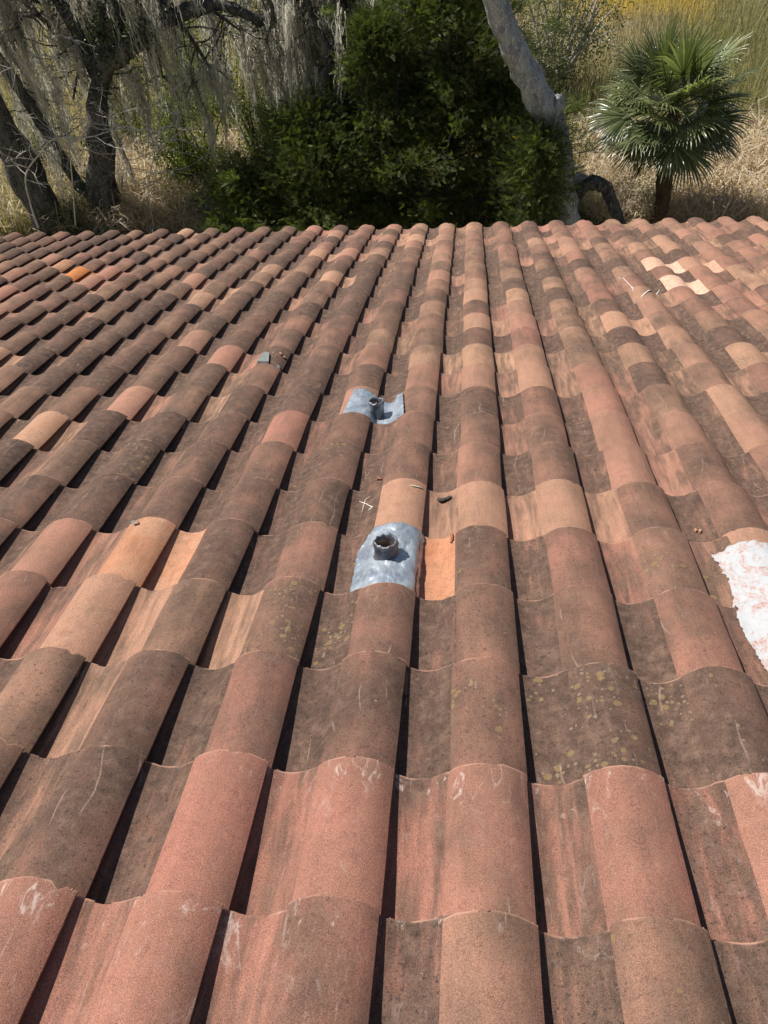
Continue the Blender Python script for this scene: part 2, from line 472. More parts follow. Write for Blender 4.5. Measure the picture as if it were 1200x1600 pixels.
for (px, py), val in {(86, 428): (-.02, .3, 1.0, 0, 0), (100, 405): (.25, .4, .75, .1, 0), (1042, 412): (-.34, -.5, .5, 0, .1), (1066, 440): (-.45, -.5, .6, 0, .2), (1098, 410): (.05, -.3, .5, 0, 0)}.items():
    uu, vv = onroof(px, py, 0.04)
    SPEC[(math.ceil(vv / EXP), math.ceil(uu / W))] = val

VAR = [tile_mesh('roof_tile', 26, 7, k, MT_TILE) for k in range(10)]
LOW = [tile_mesh('roof_tile_far', 16, 2, k, MT_TILE_MASS) for k in range(6)]
tiles = []
for r in range(R0, R1 + 1):
    for c in range(C0, C1 + 1):
        if (r, c) in SPEC:
            b, p, h, li, scf = SPEC[(r, c)]
        else:
            zone = 1 / (1 + math.exp(-(c + 1.5) / 1.2))         # 0 left .. 1 right
            cl = mnoise.noise((c * 0.33, r * 0.21, 4.0)) * 0.22
            b = random.gauss(0.66 - 0.25 * zone, 0.115) + cl * 1.2
            p = random.gauss(0.68 - 0.04 * zone, 0.22) + cl * 0.5
            if random.random() < 0.09:
                b = random.uniform(0.05, 0.25); p = b + random.uniform(-0.05, 0.2)
            if random.random() < 0.10:
                b = random.uniform(0.7, 0.85)
            if r >= 18:
                b -= 0.06; p -= 0.06
            h = random.uniform(0.2, 0.66); li = random.choice([0, 0.05, 0.08, 0.12, 0.2, 0.3]); scf = random.choice([0, 0, 0, 0.15, 0.4])
        jit = Matrix.Rotation(rad(random.gauss(0, 0.42)), 4, 'Z') @ Matrix.Rotation(rad(random.gauss(0, 0.5)), 4, 'Y')
        ju, jv, jn = random.gauss(0, 0.0025), random.gauss(0, 0.006), random.gauss(0, 0.0014)
        if random.random() < 0.07 and (r, c) not in ((4, -1), (8, -2), (7, -2), (3, 3), (4, 3)):       # slipped or twisted tiles
            jv += random.uniform(0.006, 0.02); jit = Matrix.Rotation(rad(random.choice([-1, 1]) * random.uniform(0.7, 1.5)), 4, 'Z') @ jit
        base = Matrix(M.tolist()).to_4x4()
        mw = Matrix.Translation(Vector(roofpt(c * W + ju, r * EXP + jv, jn))) @ base @ jit
        cpt = RW @ (roofpt(c * W - 0.03, r * EXP - 0.17, 0.02) - CAM)
        px, py = (cpt[:2] / cpt[2] * FPX + [600, 800]) if cpt[2] > 0.1 else (9e9, 9e9)
        vis = -90 < px < 1290 and 300 < py < 1720
        area = 1.0 / cpt[2] ** 2 if vis else -1.0
        tiles.append((area, r, c, mw, (b, p, h, li, scf, random.random())))
tiles.sort(key=lambda t: -t[0])
KEYS = ('patina', 'pan_patina', 'hue', 'lichen', 'scuff', 'seed')
for i, (area, r, c, mw, par) in enumerate(tiles[:300]):
    o = bpy.data.objects.new('roof_tile', VAR[(i * 7 + r) % len(VAR)][0])
    col.objects.link(o)
    o.parent = deck
    o.matrix_parent_inverse = Matrix.Identity(4)
    o.matrix_basis = mw
    for k, x in zip(KEYS, par):
        o[k] = float(x)
V, F, TU, SM, AT = [], [], [], [], []
offv = 0
for i, (area, r, c, mw, par) in enumerate(tiles[300:]):
    me, v, f, tu, sm = LOW[i % len(LOW)] if area < 0 else LOW[(i * 5 + r) % len(LOW)]
    mm = np.array(mw)
    V.append(v @ mm[:3, :3].T + mm[:3, 3]); F.append(f + offv); TU.append(tu); SM.append(sm)
    AT.append(np.tile(np.array(par), (len(v), 1))); offv += len(v)
mass = link_mesh('distant_roof_tiles', np.concatenate(V), np.concatenate(F), MT_TILE_MASS, deck)
me = mass.data
me.polygons.foreach_set('use_smooth', np.concatenate(SM))
me.set_sharp_from_angle(angle=rad(38))
a = me.attributes.new('tuv', 'FLOAT_VECTOR', 'POINT'); a.data.foreach_set('vector', np.concatenate(TU).astype(np.float32).ravel())
AT = np.concatenate(AT)
for k, nm in enumerate(KEYS):
    a = me.attributes.new(nm, 'FLOAT', 'POINT'); a.data.foreach_set('value', AT[:, k].astype(np.float32))
mass['kind'] = 'stuff'

# ------------------------------------------------------------------ things fixed to or lying on the roof
def lead_material():
    T = NT('weathered_lead')
    tc = T.n('ShaderNodeTexCoord')
    a = T.noise(tc.outputs['Object'], 14.0, 5.0, 0.65); b = T.noise(tc.outputs['Object'], 90.0, 4.0, 0.7)
    c = T.ramp(a, [(0.3, (0.22, 0.26, 0.32)), (0.5, (0.38, 0.43, 0.50)), (0.75, (0.56, 0.61, 0.67))])
    c = T.mix(T.ss(b, 0.5, 0.75, 0.0, 0.45), c, (0.26, 0.28, 0.31))
    T.set('Base Color', c); T.set('Metallic', 0.5); T.set('Roughness', T.ss(b, 0.3, 0.7, 0.28, 0.5))
    T.bump(T.noise(T.vmath('MULTIPLY', tc.outputs['Object'], (1.0, 0.45, 0.45)), 45.0, 5.0, 0.6, 1.5), 0.55, 0.007)
    return T.mat
MT_LEAD = lead_material()
MT_LEAD_SHADED = simple('shade_dark_lead', (0.17, 0.18, 0.20), 0.5, 0.6, 0.45, 40.0, 0.4, 0.004)  # lead of the pipes, its colour darkened to carry their shaded side
MT_RUST = simple('silt_in_pipe', (0.36, 0.20, 0.08), 0.95, 0, 0.35, 60.0)
MT_SLATE = simple('grey_slate_chip', (0.16, 0.18, 0.17), 0.6, 0, 0.2, 40.0)
MT_WHITE = simple('dried_white_sealant', (0.74, 0.71, 0.66), 0.7, 0, 0.15, 60.0, 0.3, 0.003)
MT_STICK = simple('charred_bark_chip', (0.045, 0.04, 0.036), 0.9, 0, 0.5, 90.0, 0.6, 0.003)
MT_STRAW = simple('bleached_straw', (0.68, 0.62, 0.52), 0.8, 0, 0.2, 60.0)
MT_LEAF = simple('dry_brown_leaf', (0.26, 0.10, 0.05), 0.8, 0, 0.3, 60.0)
MT_CLAYCHIP = simple('clay_chip', (0.42, 0.22, 0.15), 0.9, 0, 0.3, 60.0)

def nz(x, y, z=0.0):
    return mnoise.noise((x, y, z))

def rpix(px, py, lift=0.003, n=0.03):
    u, v = onroof(px, py, n)
    for _ in range(6):
        u, v = onroof(px, py, roof_n(u, v))
    return (u, v, lift)

def drape(name, left, right, v0, v1, mat, nu=34, nv=26, off=0.004, wr=0.004, row=None, rag=0.004, seed=0.0, parent=None, hfun=None, thick=0.0018):
    """a thin pliable sheet dressed down over the tiles: left(t), right(t) are its edges, v0..v1 its run down the slope"""
    V = []
    for j in range(nv + 1):
        t = j / nv
        for i in range(nu + 1):
            q = i / nu
            l, r = left(t), right(t)
            u = l + (r - l) * q
            v = v0(q) + (v1(q) - v0(q)) * t
            e = rag * (1 if i in (0, nu) else 0)
            u += e * nz(v * 60, seed, i * 1.0)
            if j in (0, nv):
                v += rag * nz(u * 60, seed + 5, j * 1.0)
            # follow the tile surface, rounded off at the arrises
            h = sum(roof_n(u + du, v, row) for du in (-0.006, 0.0, 0.006)) / 3 if hfun is None else hfun(u, v)
            h += off + wr * abs(nz(u * 22 + seed, v * 16, 2.0)) + wr * 0.35 * abs(nz(u * 60 + v * 25, v * 30 - u * 20 + seed, 7.0))
            V.append(roofpt(u, v, h))
    m = nu + 1
    F = [(j * m + i, j * m + i + 1, (j + 1) * m + i + 1, (j + 1) * m + i) for j in range(nv) for i in range(nu)]
    ob = link_mesh(name, V, F, mat, parent, smooth=True)
    s = ob.modifiers.new('thickness', 'SOLIDIFY'); s.thickness = thick; s.offset = 1.0
    return ob

def vent(px, py, dia, hgt, label, parent_name, fl, seed, tilt=0.0):
    """vent_pipe > flashing, pipe (> rim, silt)"""
    n0 = 0.035
    u, v, _ = rpix(px, py)
    base = roofpt(u, v, roof_n(u, v) - 0.004)
    root = empty('vent_pipe', (0, 0, 0), label, 'vent pipe', 'plumbing vents on the roof')
    fl(root)
    ax = M[:, 2] * 0.75 + np.array([0, 0, 1.0]) * 0.25
    ax /= np.linalg.norm(ax)
    ex = np.array([1.0, 0, 0]); ey = np.cross(ax, ex); ey /= np.linalg.norm(ey); ex = np.cross(ey, ax)
    ns, r = 40, dia / 2
    def ring(rr, h, wob):
        out = []
        for i in range(ns):
            a = 2 * math.pi * i / ns
            k = rr * (1 + wob * nz(math.cos(a) * 2 + seed, math.sin(a) * 2, h * 60))
            hh = h + wob * 0.06 * nz(math.cos(a) * 3, math.sin(a) * 3 + seed, 4.0)
            out.append(base + ex * k * math.cos(a) + ey * k * math.sin(a) + ax * hh)
        return out
    def loft(name, prof, mat, parent):
        V = []
        for rr, h, wob in prof:
            V += ring(rr, h, wob)
        F = [(j * ns + i, j * ns + (i + 1) % ns, (j + 1) * ns + (i + 1) % ns, (j + 1) * ns + i) for j in range(len(prof) - 1) for i in range(ns)]
        return link_mesh(name, V, F, mat, parent, smooth=True)
    pr = [(r * 1.2, -0.004, 0.06), (r * 1.06, 0.004, 0.05), (r * 1.0, 0.010, 0.05)]
    nr = 7
    for k in range(nr):
        h = 0.014 + (hgt - 0.026) * k / (nr - 1)
        pr.append((r * (1.05 if k % 2 else 0.985), h, 0.05))
    pipe = loft('pipe', pr, MT_LEAD_SHADED, root)
    loft('rim', [(r * 1.0, hgt - 0.012, 0.05), (r * 1.09, hgt - 0.010, 0.10), (r * 1.10, hgt - 0.002, 0.16), (r * 1.0, hgt + 0.004, 0.14), (r * 0.88, hgt + 0.001, 0.14), (r * 0.82, hgt - 0.014, 0.05), (r * 0.82, 0.012, 0.02)], MT_LEAD_SHADED, pipe)
    loft('silt', [(r * 0.83, hgt - 0.035, 0.0), (r * 0.4, hgt - 0.037, 0.02), (0.0008, hgt - 0.036, 0.0)], MT_RUST, pipe)
    return root

def flash_near(root):
    c = -1 * W
    drape('flashing', lambda t: c - 0.198 + 0.02 * (1 - t) * 0 + (0.03 * max(0, t - 0.8) / 0.2), lambda t: c + 0.007 + 0.004 * nz(t * 5, 3), lambda q: 3 * EXP - 0.02 - 0.004 * q, lambda q: 4 * EXP - 0.006 - 0.02 * (q < 0.06), MT_LEAD, 60, 50, 0.003, 0.011, 4, 0.005, 1.0, root)
vent(604, 868, 0.072, 0.058, 'short grey lead vent pipe with open mouth on the nearer square flashing', '', flash_near, 1.0)

def flash_far(root):
    c = -2 * W
    drape('flashing', lambda t: c - 0.135 + 0.03 * t, lambda t: c + 0.15 - 0.03 * t, lambda q: 7 * EXP - 0.012 + 0.0 * q, lambda q: 8 * EXP - 0.055 - 0.05 * q + (0.07 if q > 0.86 else 0.0), MT_LEAD, 60, 30, 0.005, 0.010, 8, 0.006, 4.0, root)
vent(589, 652, 0.068, 0.085, 'short dark vent pipe on the farther crumpled flashing bent across a tile channel', '', flash_far, 4.0)

# white coated patch at the right
def patch_material():
    T = NT('white_roof_coating')
    tc = T.n('ShaderNodeTexCoord')
    P = tc.outputs['Object']
    a = T.noise(P, 9.0, 6.0, 0.7, 2.2); b = T.noise(T.vmath('MULTIPLY', P, (1.0, 0.5, 0.5)), 34.0, 6.0, 0.72, 2.5); d = T.noise(P, 120.0, 3.0, 0.7)
    m = T.math('MULTIPLY', T.ss(T.math('ADD', T.math('MULTIPLY', a, 0.6), T.math('MULTIPLY', b, 0.4)), 0.465, 0.585), T.ss(d, 0.35, 0.6, 0.1, 0.9))
    c = T.mix(m, (0.45, 0.46, 0.48), (0.40, 0.20, 0.145))
    c = T.mix(T.ss(b, 0.56, 0.7, 0.0, 0.6), c, (0.36, 0.35, 0.36))
    T.set('Base Color', c); T.set('Roughness', 0.75)
    T.bump(b, 0.7, 0.006)
    return T.mat
def patch_left(t):
    return 3 * W - 0.165 - 0.062 + 0.012 * math.sin(t * 9 + 1) + 0.02 * t
pt = drape('roof_patch', patch_left, lambda t: 3 * W + 0.09 + 0.012 * math.sin(t * 9), lambda q: 2 * EXP + 0.004, lambda q: 4 * EXP - 0.075 + 0.012 * math.sin(q * 9), patch_material(), 60, 80, 0.004, 0.004, None, 0.012, 9.0)
tag(pt, 'ragged white coated patch smeared with red clay over two tiles', 'roof patch')

def worm(name, pts, r0, mat, flat=0.5):
    """irregular bead along roof points (u, v, lift)"""
    ns = 7
    V = []
    P = []
    for k in range(len(pts) - 1):
        for q in range(6):
            f = q / 6
            P.append([a + (b - a) * f for a, b in zip(pts[k], pts[k + 1])])
    P.append(list(pts[-1]))
    ctr = [roofpt(u, v, roof_n(u, v) + l) for u, v, l in P]
    for k, p in enumerate(ctr):
        d = ctr[min(k + 1, len(ctr) - 1)] - ctr[max(k - 1, 0)]
        d = d / (np.linalg.norm(d) + 1e-9)
        s = np.cross(d, M[:, 2]); s /= np.linalg.norm(s) + 1e-9
        t = np.cross(s, d)
        e = min(k, len(ctr) - 1 - k) / 3.0
        r = r0 * (0.3 + 0.7 * min(1, e)) * (1 + 0.5 * nz(k * 0.7, r0 * 900, 1.0))
        for i in range(ns):
            a = 2 * math.pi * i / ns
            V.append(p + s * r * math.cos(a) + t * r * flat * math.sin(a))
    F = [(j * ns + i, j * ns + (i + 1) % ns, (j + 1) * ns + (i + 1) % ns, (j + 1) * ns + i) for j in range(len(ctr) - 1) for i in range(ns)]
    F += [tuple(range(ns))[::-1], tuple((len(ctr) - 1) * ns + i for i in range(ns))]
    return link_mesh(name, V, F, mat, None, smooth=True)

tag(worm('sealant_bead', [rpix(1001, 466), rpix(1008, 459), rpix(1018, 454), rpix(1031, 450)], 0.0045, MT_WHITE, 0.35), 'thin white sealant bead arching over one barrel', 'sealant')
tag(worm('sealant_bead', [rpix(966, 438), rpix(980, 441), rpix(986, 448), rpix(990, 455)], 0.003, MT_WHITE, 0.35), 'bent white sealant strip lying in a tile channel', 'sealant')
tag(worm('bark_chip', [rpix(684, 781, 0.006), rpix(690, 785, 0.008), rpix(697, 782, 0.007), rpix(706, 778, 0.006)], 0.010, MT_STICK, 0.6), 'black charred bark chip lying in a tile channel', 'bark')
tag(worm('dry_leaf', [rpix(588, 751, 0.006), rpix(592, 749, 0.008), rpix(596, 751, 0.006)], 0.008, MT_LEAF, 0.3), 'small curled brown leaf beside a pale barrel tile', 'leaf')
tag(worm('straw_wisp', [rpix(561, 784), rpix(572, 788), rpix(582, 793), rpix(575, 799)], 0.0022, MT_STRAW, 0.6), 'bent bleached straw in a dark channel above the flashing', 'straw')
tag(worm('straw_wisp', [rpix(579, 776), rpix(571, 782), rpix(565, 803)], 0.0013, MT_STRAW, 0.6), 'thin upright straw crossing the bent straw above the flashing', 'straw')
tag(worm('straw_wisp', [rpix(641, 759), rpix(650, 761), rpix(661, 764)], 0.0035, MT_STRAW, 0.4), 'short white straw on the right flank of a pale barrel', 'straw')
tag(worm('leaf_scrap', [rpix(707, 838, 0.005), rpix(706, 846, 0.007), rpix(704, 850, 0.004)], 0.005, MT_LEAF, 0.4), 'dark curled leaf scrap at the corner of the bright orange pan', 'leaf')

# slate wedge, bent metal tab, mortar dab
def chip(name, corners, mat, thick=0.008):
    P = [rpix(*c) for c in corners]
    lo = [roofpt(u, v, roof_n(u, v) + 0.001) for u, v, _ in P]
    hi = [p + M[:, 2] * thick for p in lo]
    k = len(lo)
    F = [tuple(range(k))[::-1], tuple(range(k, 2 * k))] + [(i, (i + 1) % k, k + (i + 1) % k, k + i) for i in range(k)]
    return link_mesh(name, lo + hi, F, mat)
tag(chip('slate_wedge', [(402, 568), (409, 556), (415, 553), (421, 554), (420, 568)], MT_SLATE, 0.012), 'grey slate wedge slipped under a barrel tile end', 'slate')
tag(chip('metal_tab', [(432, 571), (437, 572), (442, 578), (440, 582), (436, 578)], MT_LEAD, 0.006), 'bent bright metal tab beside the slate wedge', 'metal tab')
tag(chip('mortar_plug', [(203, 817), (208, 814), (216, 815), (217, 819), (210, 821)], MT_SLATE, 0.003), 'small grey mortar plug on the crown of a tan barrel tile', 'mortar plug')
for k, (px, py, lb) in enumerate([(438, 554, 'pale clay chip on a broken barrel tile, upper of two'), (444, 559, 'pale clay chip on a broken barrel tile, lower of two'), (1086, 831, 'tiny pebble above the white patch, left of two'), (1093, 832, 'tiny pebble above the white patch, right of two')]):
    tag(chip('clay_chip', [(px - 2.4, py), (px - 0.5, py - 2), (px + 2.6, py - 0.6), (px + 1.2, py + 1.6)], MT_CLAYCHIP, 0.008), lb, 'chip')

# ------------------------------------------------------------------ vegetation helpers
MT_BARK_DARK = bark('dark_oak_bark', (0.042, 0.040, 0.038), (0.20, 0.188, 0.175), 5.0, 0.06)
MT_BARK_GREY = bark('grey_oak_bark', (0.24, 0.24, 0.245), (0.58, 0.575, 0.58), 6.0, 0.035)
MT_BARK_PALE = simple('bleached_twig', (0.50, 0.46, 0.42), 0.85, 0, 0.3, 8.0)
MT_BARK_PALM = bark('palm_trunk_fibre', (0.05, 0.035, 0.022), (0.24, 0.16, 0.10), 9.0, 0.04)
MT_CEDAR = leafmat('cedar_foliage', 0.6, 0.35, 0.3, (1.2, 1.35, 0.6))
MT_OAKLEAF = leafmat('oak_leaves', 0.42, 0.28, 0.5, (1.3, 1.5, 0.6))
MT_SHRUB = leafmat('shrub_leaves', 0.45, 0.45, 0.45, (1.35, 1.5, 0.55))
MT_MOSS = leafmat('hanging_moss', 0.95, 0.6, 0.1, (1.1, 1.08, 1.0))
MT_PALM = leafmat('palm_fan', 0.28, 0.3, 0.6, (1.3, 1.4, 0.6))
MT_GRASS = leafmat('marsh_grass_blades', 0.8, 0.5, 0.2, (1.2, 1.15, 0.8))

class Acc:
    def __init__(self):
        self.V, self.F, self.C, self.n = [], [], [], 0
    def add(self, V, F, C=None):
        V = np.asarray(V, dtype=np.float32).reshape(-1, 3)
        self.V.append(V); self.F.append(np.asarray(F, dtype=np.int64) + self.n); self.n += len(V)
        if C is not None:
            self.C.append(np.broadcast_to(np.asarray(C, dtype=np.float32), (len(V), 3)))
    def build(self, name, mat, parent=None, smooth=False):
        o = link_mesh(name, np.concatenate(self.V), np.concatenate(self.F), mat, parent, smooth)
        if self.C:
            color_attr(o, np.concatenate(self.C))
        return o

def tube(acc, pts, rads, ns=8, wob=0.0, seed=0.0):
    pts = np.asarray(pts, float); k = len(pts)
    d = np.gradient(pts, axis=0); d /= np.linalg.norm(d, axis=1)[:, None] + 1e-9
    ref = np.array([0.31, 0.93, 0.17])
    V = np.zeros((k, ns, 3))
    a = np.arange(ns) / ns * 2 * math.pi
    for i in range(k):
        s = np.cross(d[i], ref); s /= np.linalg.norm(s) + 1e-9
        t = np.cross(d[i], s)
        r = np.full(ns, rads[i])
        if wob:
            for q in range(ns):
                r[q] *= 1 + wob * mnoise.noise((math.cos(a[q]) * 1.3 + seed, math.sin(a[q]) * 1.3, i * 0.45 + seed)) + wob * 0.5 * mnoise.noise((math.cos(a[q]) * 4 + seed, math.sin(a[q]) * 4, i * 0.9))
        V[i] = pts[i] + np.outer(r * np.cos(a), s) + np.outer(r * np.sin(a), t)
    idx = np.arange(k * ns).reshape(k, ns)
    F = np.stack([idx[:-1], np.roll(idx, -1, 1)[:-1], np.roll(idx, -1, 1)[1:], idx[1:]], -1).reshape(-1, 4)
    acc.add(V.reshape(-1, 3), F)

def smooth_line(pts, rads, step=5):
    """Catmull-Rom through the given points"""
    P = [np.asarray(p, float) for p in pts]
    P = [2 * P[0] - P[1]] + P + [2 * P[-1] - P[-2]]
    out, rr = [], []
    for i in range(1, len(P) - 2):
        for q in range(step):
            t = q / step
            a, b, c, d = P[i - 1], P[i], P[i + 1], P[i + 2]
            out.append(0.5 * ((2 * b) + (c - a) * t + (2 * a - 5 * b + 4 * c - d) * t * t + (3 * b - a - 3 * c + d) * t ** 3))
            rr.append(rads[i - 1] + (rads[i] - rads[i - 1]) * t)
    out.append(P[-2]); rr.append(rads[-1])
    return np.array(out), rr

def depth(p):
    return float(RW[2] @ (np.asarray(p) - CAM))

def pixline(spec):
    """(px, py, Y, radius in photo pixels) -> world points and radii"""
    pts = [at(a, b, Y) for a, b, Y, r in spec]
    return pts, [r * depth(p) / FPX for p, (_, _, _, r) in zip(pts, spec)]

def wander(p, d, length, r0, r1, n, curl, sag, rnd):
    pts, rr = [np.array(p)], [r0]
    d = np.array(d, float); d /= np.linalg.norm(d)
    for i in range(n):
        d = d + rnd.normal(0, curl, 3) + np.array([0, 0, -sag])
        d /= np.linalg.norm(d)
        pts.append(pts[-1] + d * length / n)
        rr.append(r0 + (r1 - r0) * (i + 1) / n)
    return np.array(pts), rr

def leaf_quads(acc, ctr, size, aspect, cols, axis=None, rnd=rng, curl=0.0):
    """diamond leaves at ctr with per-leaf colour"""
    n = len(ctr)
    a = rnd.normal(0, 1, (n, 3)) if axis is None else axis + rnd.normal(0, 0.35, (n, 3))
    a /= np.linalg.norm(a, axis=1)[:, None]
    b = np.cross(a, rnd.normal(0, 1, (n, 3))); b /= np.linalg.norm(b, axis=1)[:, None] + 1e-9
    L = (size * rnd.uniform(0.65, 1.3, n))[:, None]
    V = np.stack([ctr - a * L * 0.5, ctr + b * L * aspect * 0.5, ctr + a * L * 0.5, ctr - b * L * aspect * 0.5], 1).reshape(-1, 3)
    F = np.arange(n * 4).reshape(n, 4)
    acc.add(V, F, np.repeat(cols, 4, axis=0))

def shades(n, lo, hi, rnd=rng):
    t = rnd.random((n, 1)) ** 1.2
    return np.array(lo) * (1 - t) + np.array(hi) * t

def hang_moss(acc, anchors, rnd, lmin, lmax, strands=36, spread=0.055, wmul=1.0):
    for p in anchors:
        L = lmin + (lmax - lmin) * rnd.random() ** 1.6
        spr = spread * rnd.uniform(0.5, 1.8)
        n = int(strands * rnd.uniform(0.6, 1.3))
        tone = rnd.uniform(0.7, 1.2)
        base = p + np.stack([rnd.normal(0, spr, n), rnd.normal(0, spr, n), rnd.normal(0, 0.05, n)], 1)
        ln = L * rnd.uniform(0.25, 1.0, n) ** 0.8
        th = rnd.uniform(0, math.pi, n)
        side = np.stack([np.cos(th), np.sin(th), np.zeros(n)], 1)
        w = rnd.uniform(0.004, 0.013, n) * wmul
        segs = 5
        lean = rnd.normal(0, 0.09, 2)
        rows = []
        z0 = rnd.random(n) ** 2 * 0.55 * L
        for k in range(segs + 1):
            f = k / segs
            tap = 1 - 0.65 * f                       # the bundle draws together towards its tip
            c = p + (base - p) * tap
            c = c + np.stack([lean[0] * f * ln + rnd.normal(0, 0.034, n), lean[1] * f * ln + rnd.normal(0, 0.034, n), -ln * f - z0], 1)
            ww = (w * (1.0 - 0.75 * f) * rnd.uniform(0.6, 1.4, n))[:, None]
            rows.append(np.stack([c - side * ww, c + side * ww], 1))
        V = np.stack(rows, 1)                         # n, segs+1, 2, 3
        idx = np.arange(n * (segs + 1) * 2).reshape(n, segs + 1, 2)
        F = np.stack([idx[:, :-1, 0], idx[:, :-1, 1], idx[:, 1:, 1], idx[:, 1:, 0]], -1).reshape(-1, 4)
        cc = np.repeat(shades(n, (0.40, 0.39, 0.35), (0.80, 0.78, 0.71), rnd) * tone, (segs + 1) * 2, axis=0)
        acc.add(V.reshape(-1, 3), F, cc)

def along(pts, k, rnd):
    i = rnd.integers(0, len(pts) - 1, k); f = rnd.random((k, 1))
    return pts[i] * (1 - f) + pts[i + 1] * f

# ------------------------------------------------------------------ live oaks with hanging moss (left)
def live_oak(label, trunk_spec, limb_specs, fork, reach, n_limbs, n_moss, rnd, leaf_n, ivy=(), mat=MT_BARK_DARK, moss_len=(0.7, 2.4)):
    pts, rr = pixline(trunk_spec)
    foot = pts[-1].copy(); foot[2] = -0.1
    if pts[-1][2] > 0.2:
        pts.append(foot); rr.append(rr[-1] * 1.25)
    root = empty('live_oak', (pts[-1][0], pts[-1][1], 0), label, 'tree', 'live oaks hung with moss')
    A = Acc(); p, r = smooth_line(pts, rr); tube(A, p, r, 18, 0.35, rnd.random() * 9)
    adopt(A.build('trunk', mat, None, True), root)
    lines = []
    for spec in limb_specs:
        q, r = pixline(spec); q, r = smooth_line(q, r)
        A = Acc(); tube(A, q, r, 10, 0.4, rnd.random() * 9)
        adopt(A.build('limb', mat, None, True), root)
        lines.append(q)
    tw = Acc(); lv = Acc(); tips = []
    for k in range(n_limbs):
        (xa, xb), (ya, yb), (za, zb) = reach
        end = np.array([rnd.uniform(xa, xb), rnd.uniform(ya, yb), rnd.uniform(za, zb)])
        mid = (fork + end) / 2 + np.array([rnd.normal(0, 0.5), rnd.normal(0, 0.5), rnd.uniform(0.3, 1.3)])
        q, r = smooth_line([fork, fork * 0.6 + mid * 0.4 + rnd.normal(0, 0.2, 3), mid, mid * 0.4 + end * 0.6 + rnd.normal(0, 0.3, 3), end], [0.16, 0.12, 0.085, 0.05, 0.02])
        A = Acc(); tube(A, q, r, 8, 0.4, rnd.random() * 9)
        adopt(A.build('limb', mat, None, True), root)
        lines.append(q)
    for q in lines:
        for j in range(14):
            s = along(q[len(q) // 4:], 1, rnd)[0]
            d = rnd.normal(0, 1, 3); d[2] = -abs(d[2]) * 0.35 + 0.1
            t, r = wander(s, d, rnd.uniform(0.6, 1.9), 0.022, 0.006, 7, 0.28, 0.05, rnd)
            tube(tw, t, r, 5)
            tips.append(t)
            for _ in range(2):
                t2, r2 = wander(t[3 + rnd.integers(0, 4)], d + rnd.normal(0, 0.7, 3), rnd.uniform(0.3, 0.8), 0.010, 0.004, 5, 0.35, 0.03, rnd)
                tube(tw, t2, r2, 4); tips.append(t2)
    adopt(tw.build('twigs', mat, None, True), root)['kind'] = 'stuff'
    moss = Acc()
    src = lines + tips
    anchors = np.concatenate([along(s, 1, rnd) for s in [src[i] for i in rnd.integers(0, len(src), n_moss)]])
    hang_moss(moss, anchors, rnd, *moss_len)
    m = adopt(moss.build('moss', MT_MOSS), root); m['kind'] = 'stuff'
    c = np.concatenate([along(s, leaf_n, rnd) for s in tips]) + rnd.normal(0, 0.10, (leaf_n * len(tips), 3))
    leaf_quads(lv, c, 0.075, 0.45, shades(len(c), (0.035, 0.05, 0.018), (0.10, 0.125, 0.035), rnd), rnd=rnd)
    for (px, py, Y, s, k) in ivy:
        c = at(px, py, Y) + rnd.normal(0, 1, (k, 3)) * s
        leaf_quads(lv, c, 0.085, 0.6, shades(k, (0.014, 0.026, 0.010), (0.05, 0.085, 0.022), rnd), rnd=rnd)
    adopt(lv.build('crown', MT_OAKLEAF), root)['kind'] = 'stuff'
    return root

r1 = np.random.default_rng(5)
live_oak('thick oak trunk leaning left at the far left edge', [(-190, -260, 18.6, 16), (-120, -60, 18.7, 20), (-52, 90, 18.8, 23), (-4, 187, 18.8, 22), (36, 262, 18.8, 25), (80, 352, 18.8, 25)],
         [], at(-120, -60, 18.7), ((-14.0, -7.0), (18.6, 20.8), (2.8, 5.2)), 8, 150, r1, 5, moss_len=(0.4, 2.3))
live_oak('upright dark oak with fern clad trunk and long arching limb, second from left',
         [(185, -220, 19.0, 12), (180, -90, 19.0, 15), (176, 0, 18.9, 18), (172, 60, 18.9, 18), (156, 130, 18.9, 15), (152, 190, 18.9, 17), (158, 240, 18.9, 20), (162, 300, 18.9, 22), (172, 352, 18.9, 25)],
         [[(166, 96, 18.9, 17), (188, 84, 18.8, 15), (220, 58, 18.7, 13), (253, 36, 18.8, 12), (298, 15, 19.0, 10), (346, 9, 19.2, 8), (388, 24, 19.4, 8), (412, 33, 19.5, 8), (442, 24, 19.6, 7), (470, 30, 19.7, 5)],
          [(150, 120, 18.9, 9), (128, 70, 19.1, 8), (100, 10, 19.3, 7), (60, -70, 19.6, 5)],
          [(168, 318, 18.9, 12), (125, 290, 19.2, 9), (90, 235, 19.4, 8), (60, 185, 19.5, 9), (35, 145, 19.6, 9), (-8, 85, 19.8, 9), (-60, 0, 20, 8)]],
         at(182, -110, 19.0), ((-10.5, -2.6), (18.8, 21.4), (2.9, 5.0)), 11, 210, r1, 5, moss_len=(0.4, 2.4),
         ivy=((165, 20, 18.7, 0.26, 420), (150, 45, 18.8, 0.2, 220), (170, 75, 18.75, 0.24, 380), (215, 45, 18.65, 0.26, 520), (245, 20, 18.7, 0.22, 320), (160, 140, 18.7, 0.14, 160), (138, 225, 18.8, 0.1, 60), (128, 285, 18.75, 0.2, 130), (150, 310, 18.7, 0.2, 130)))
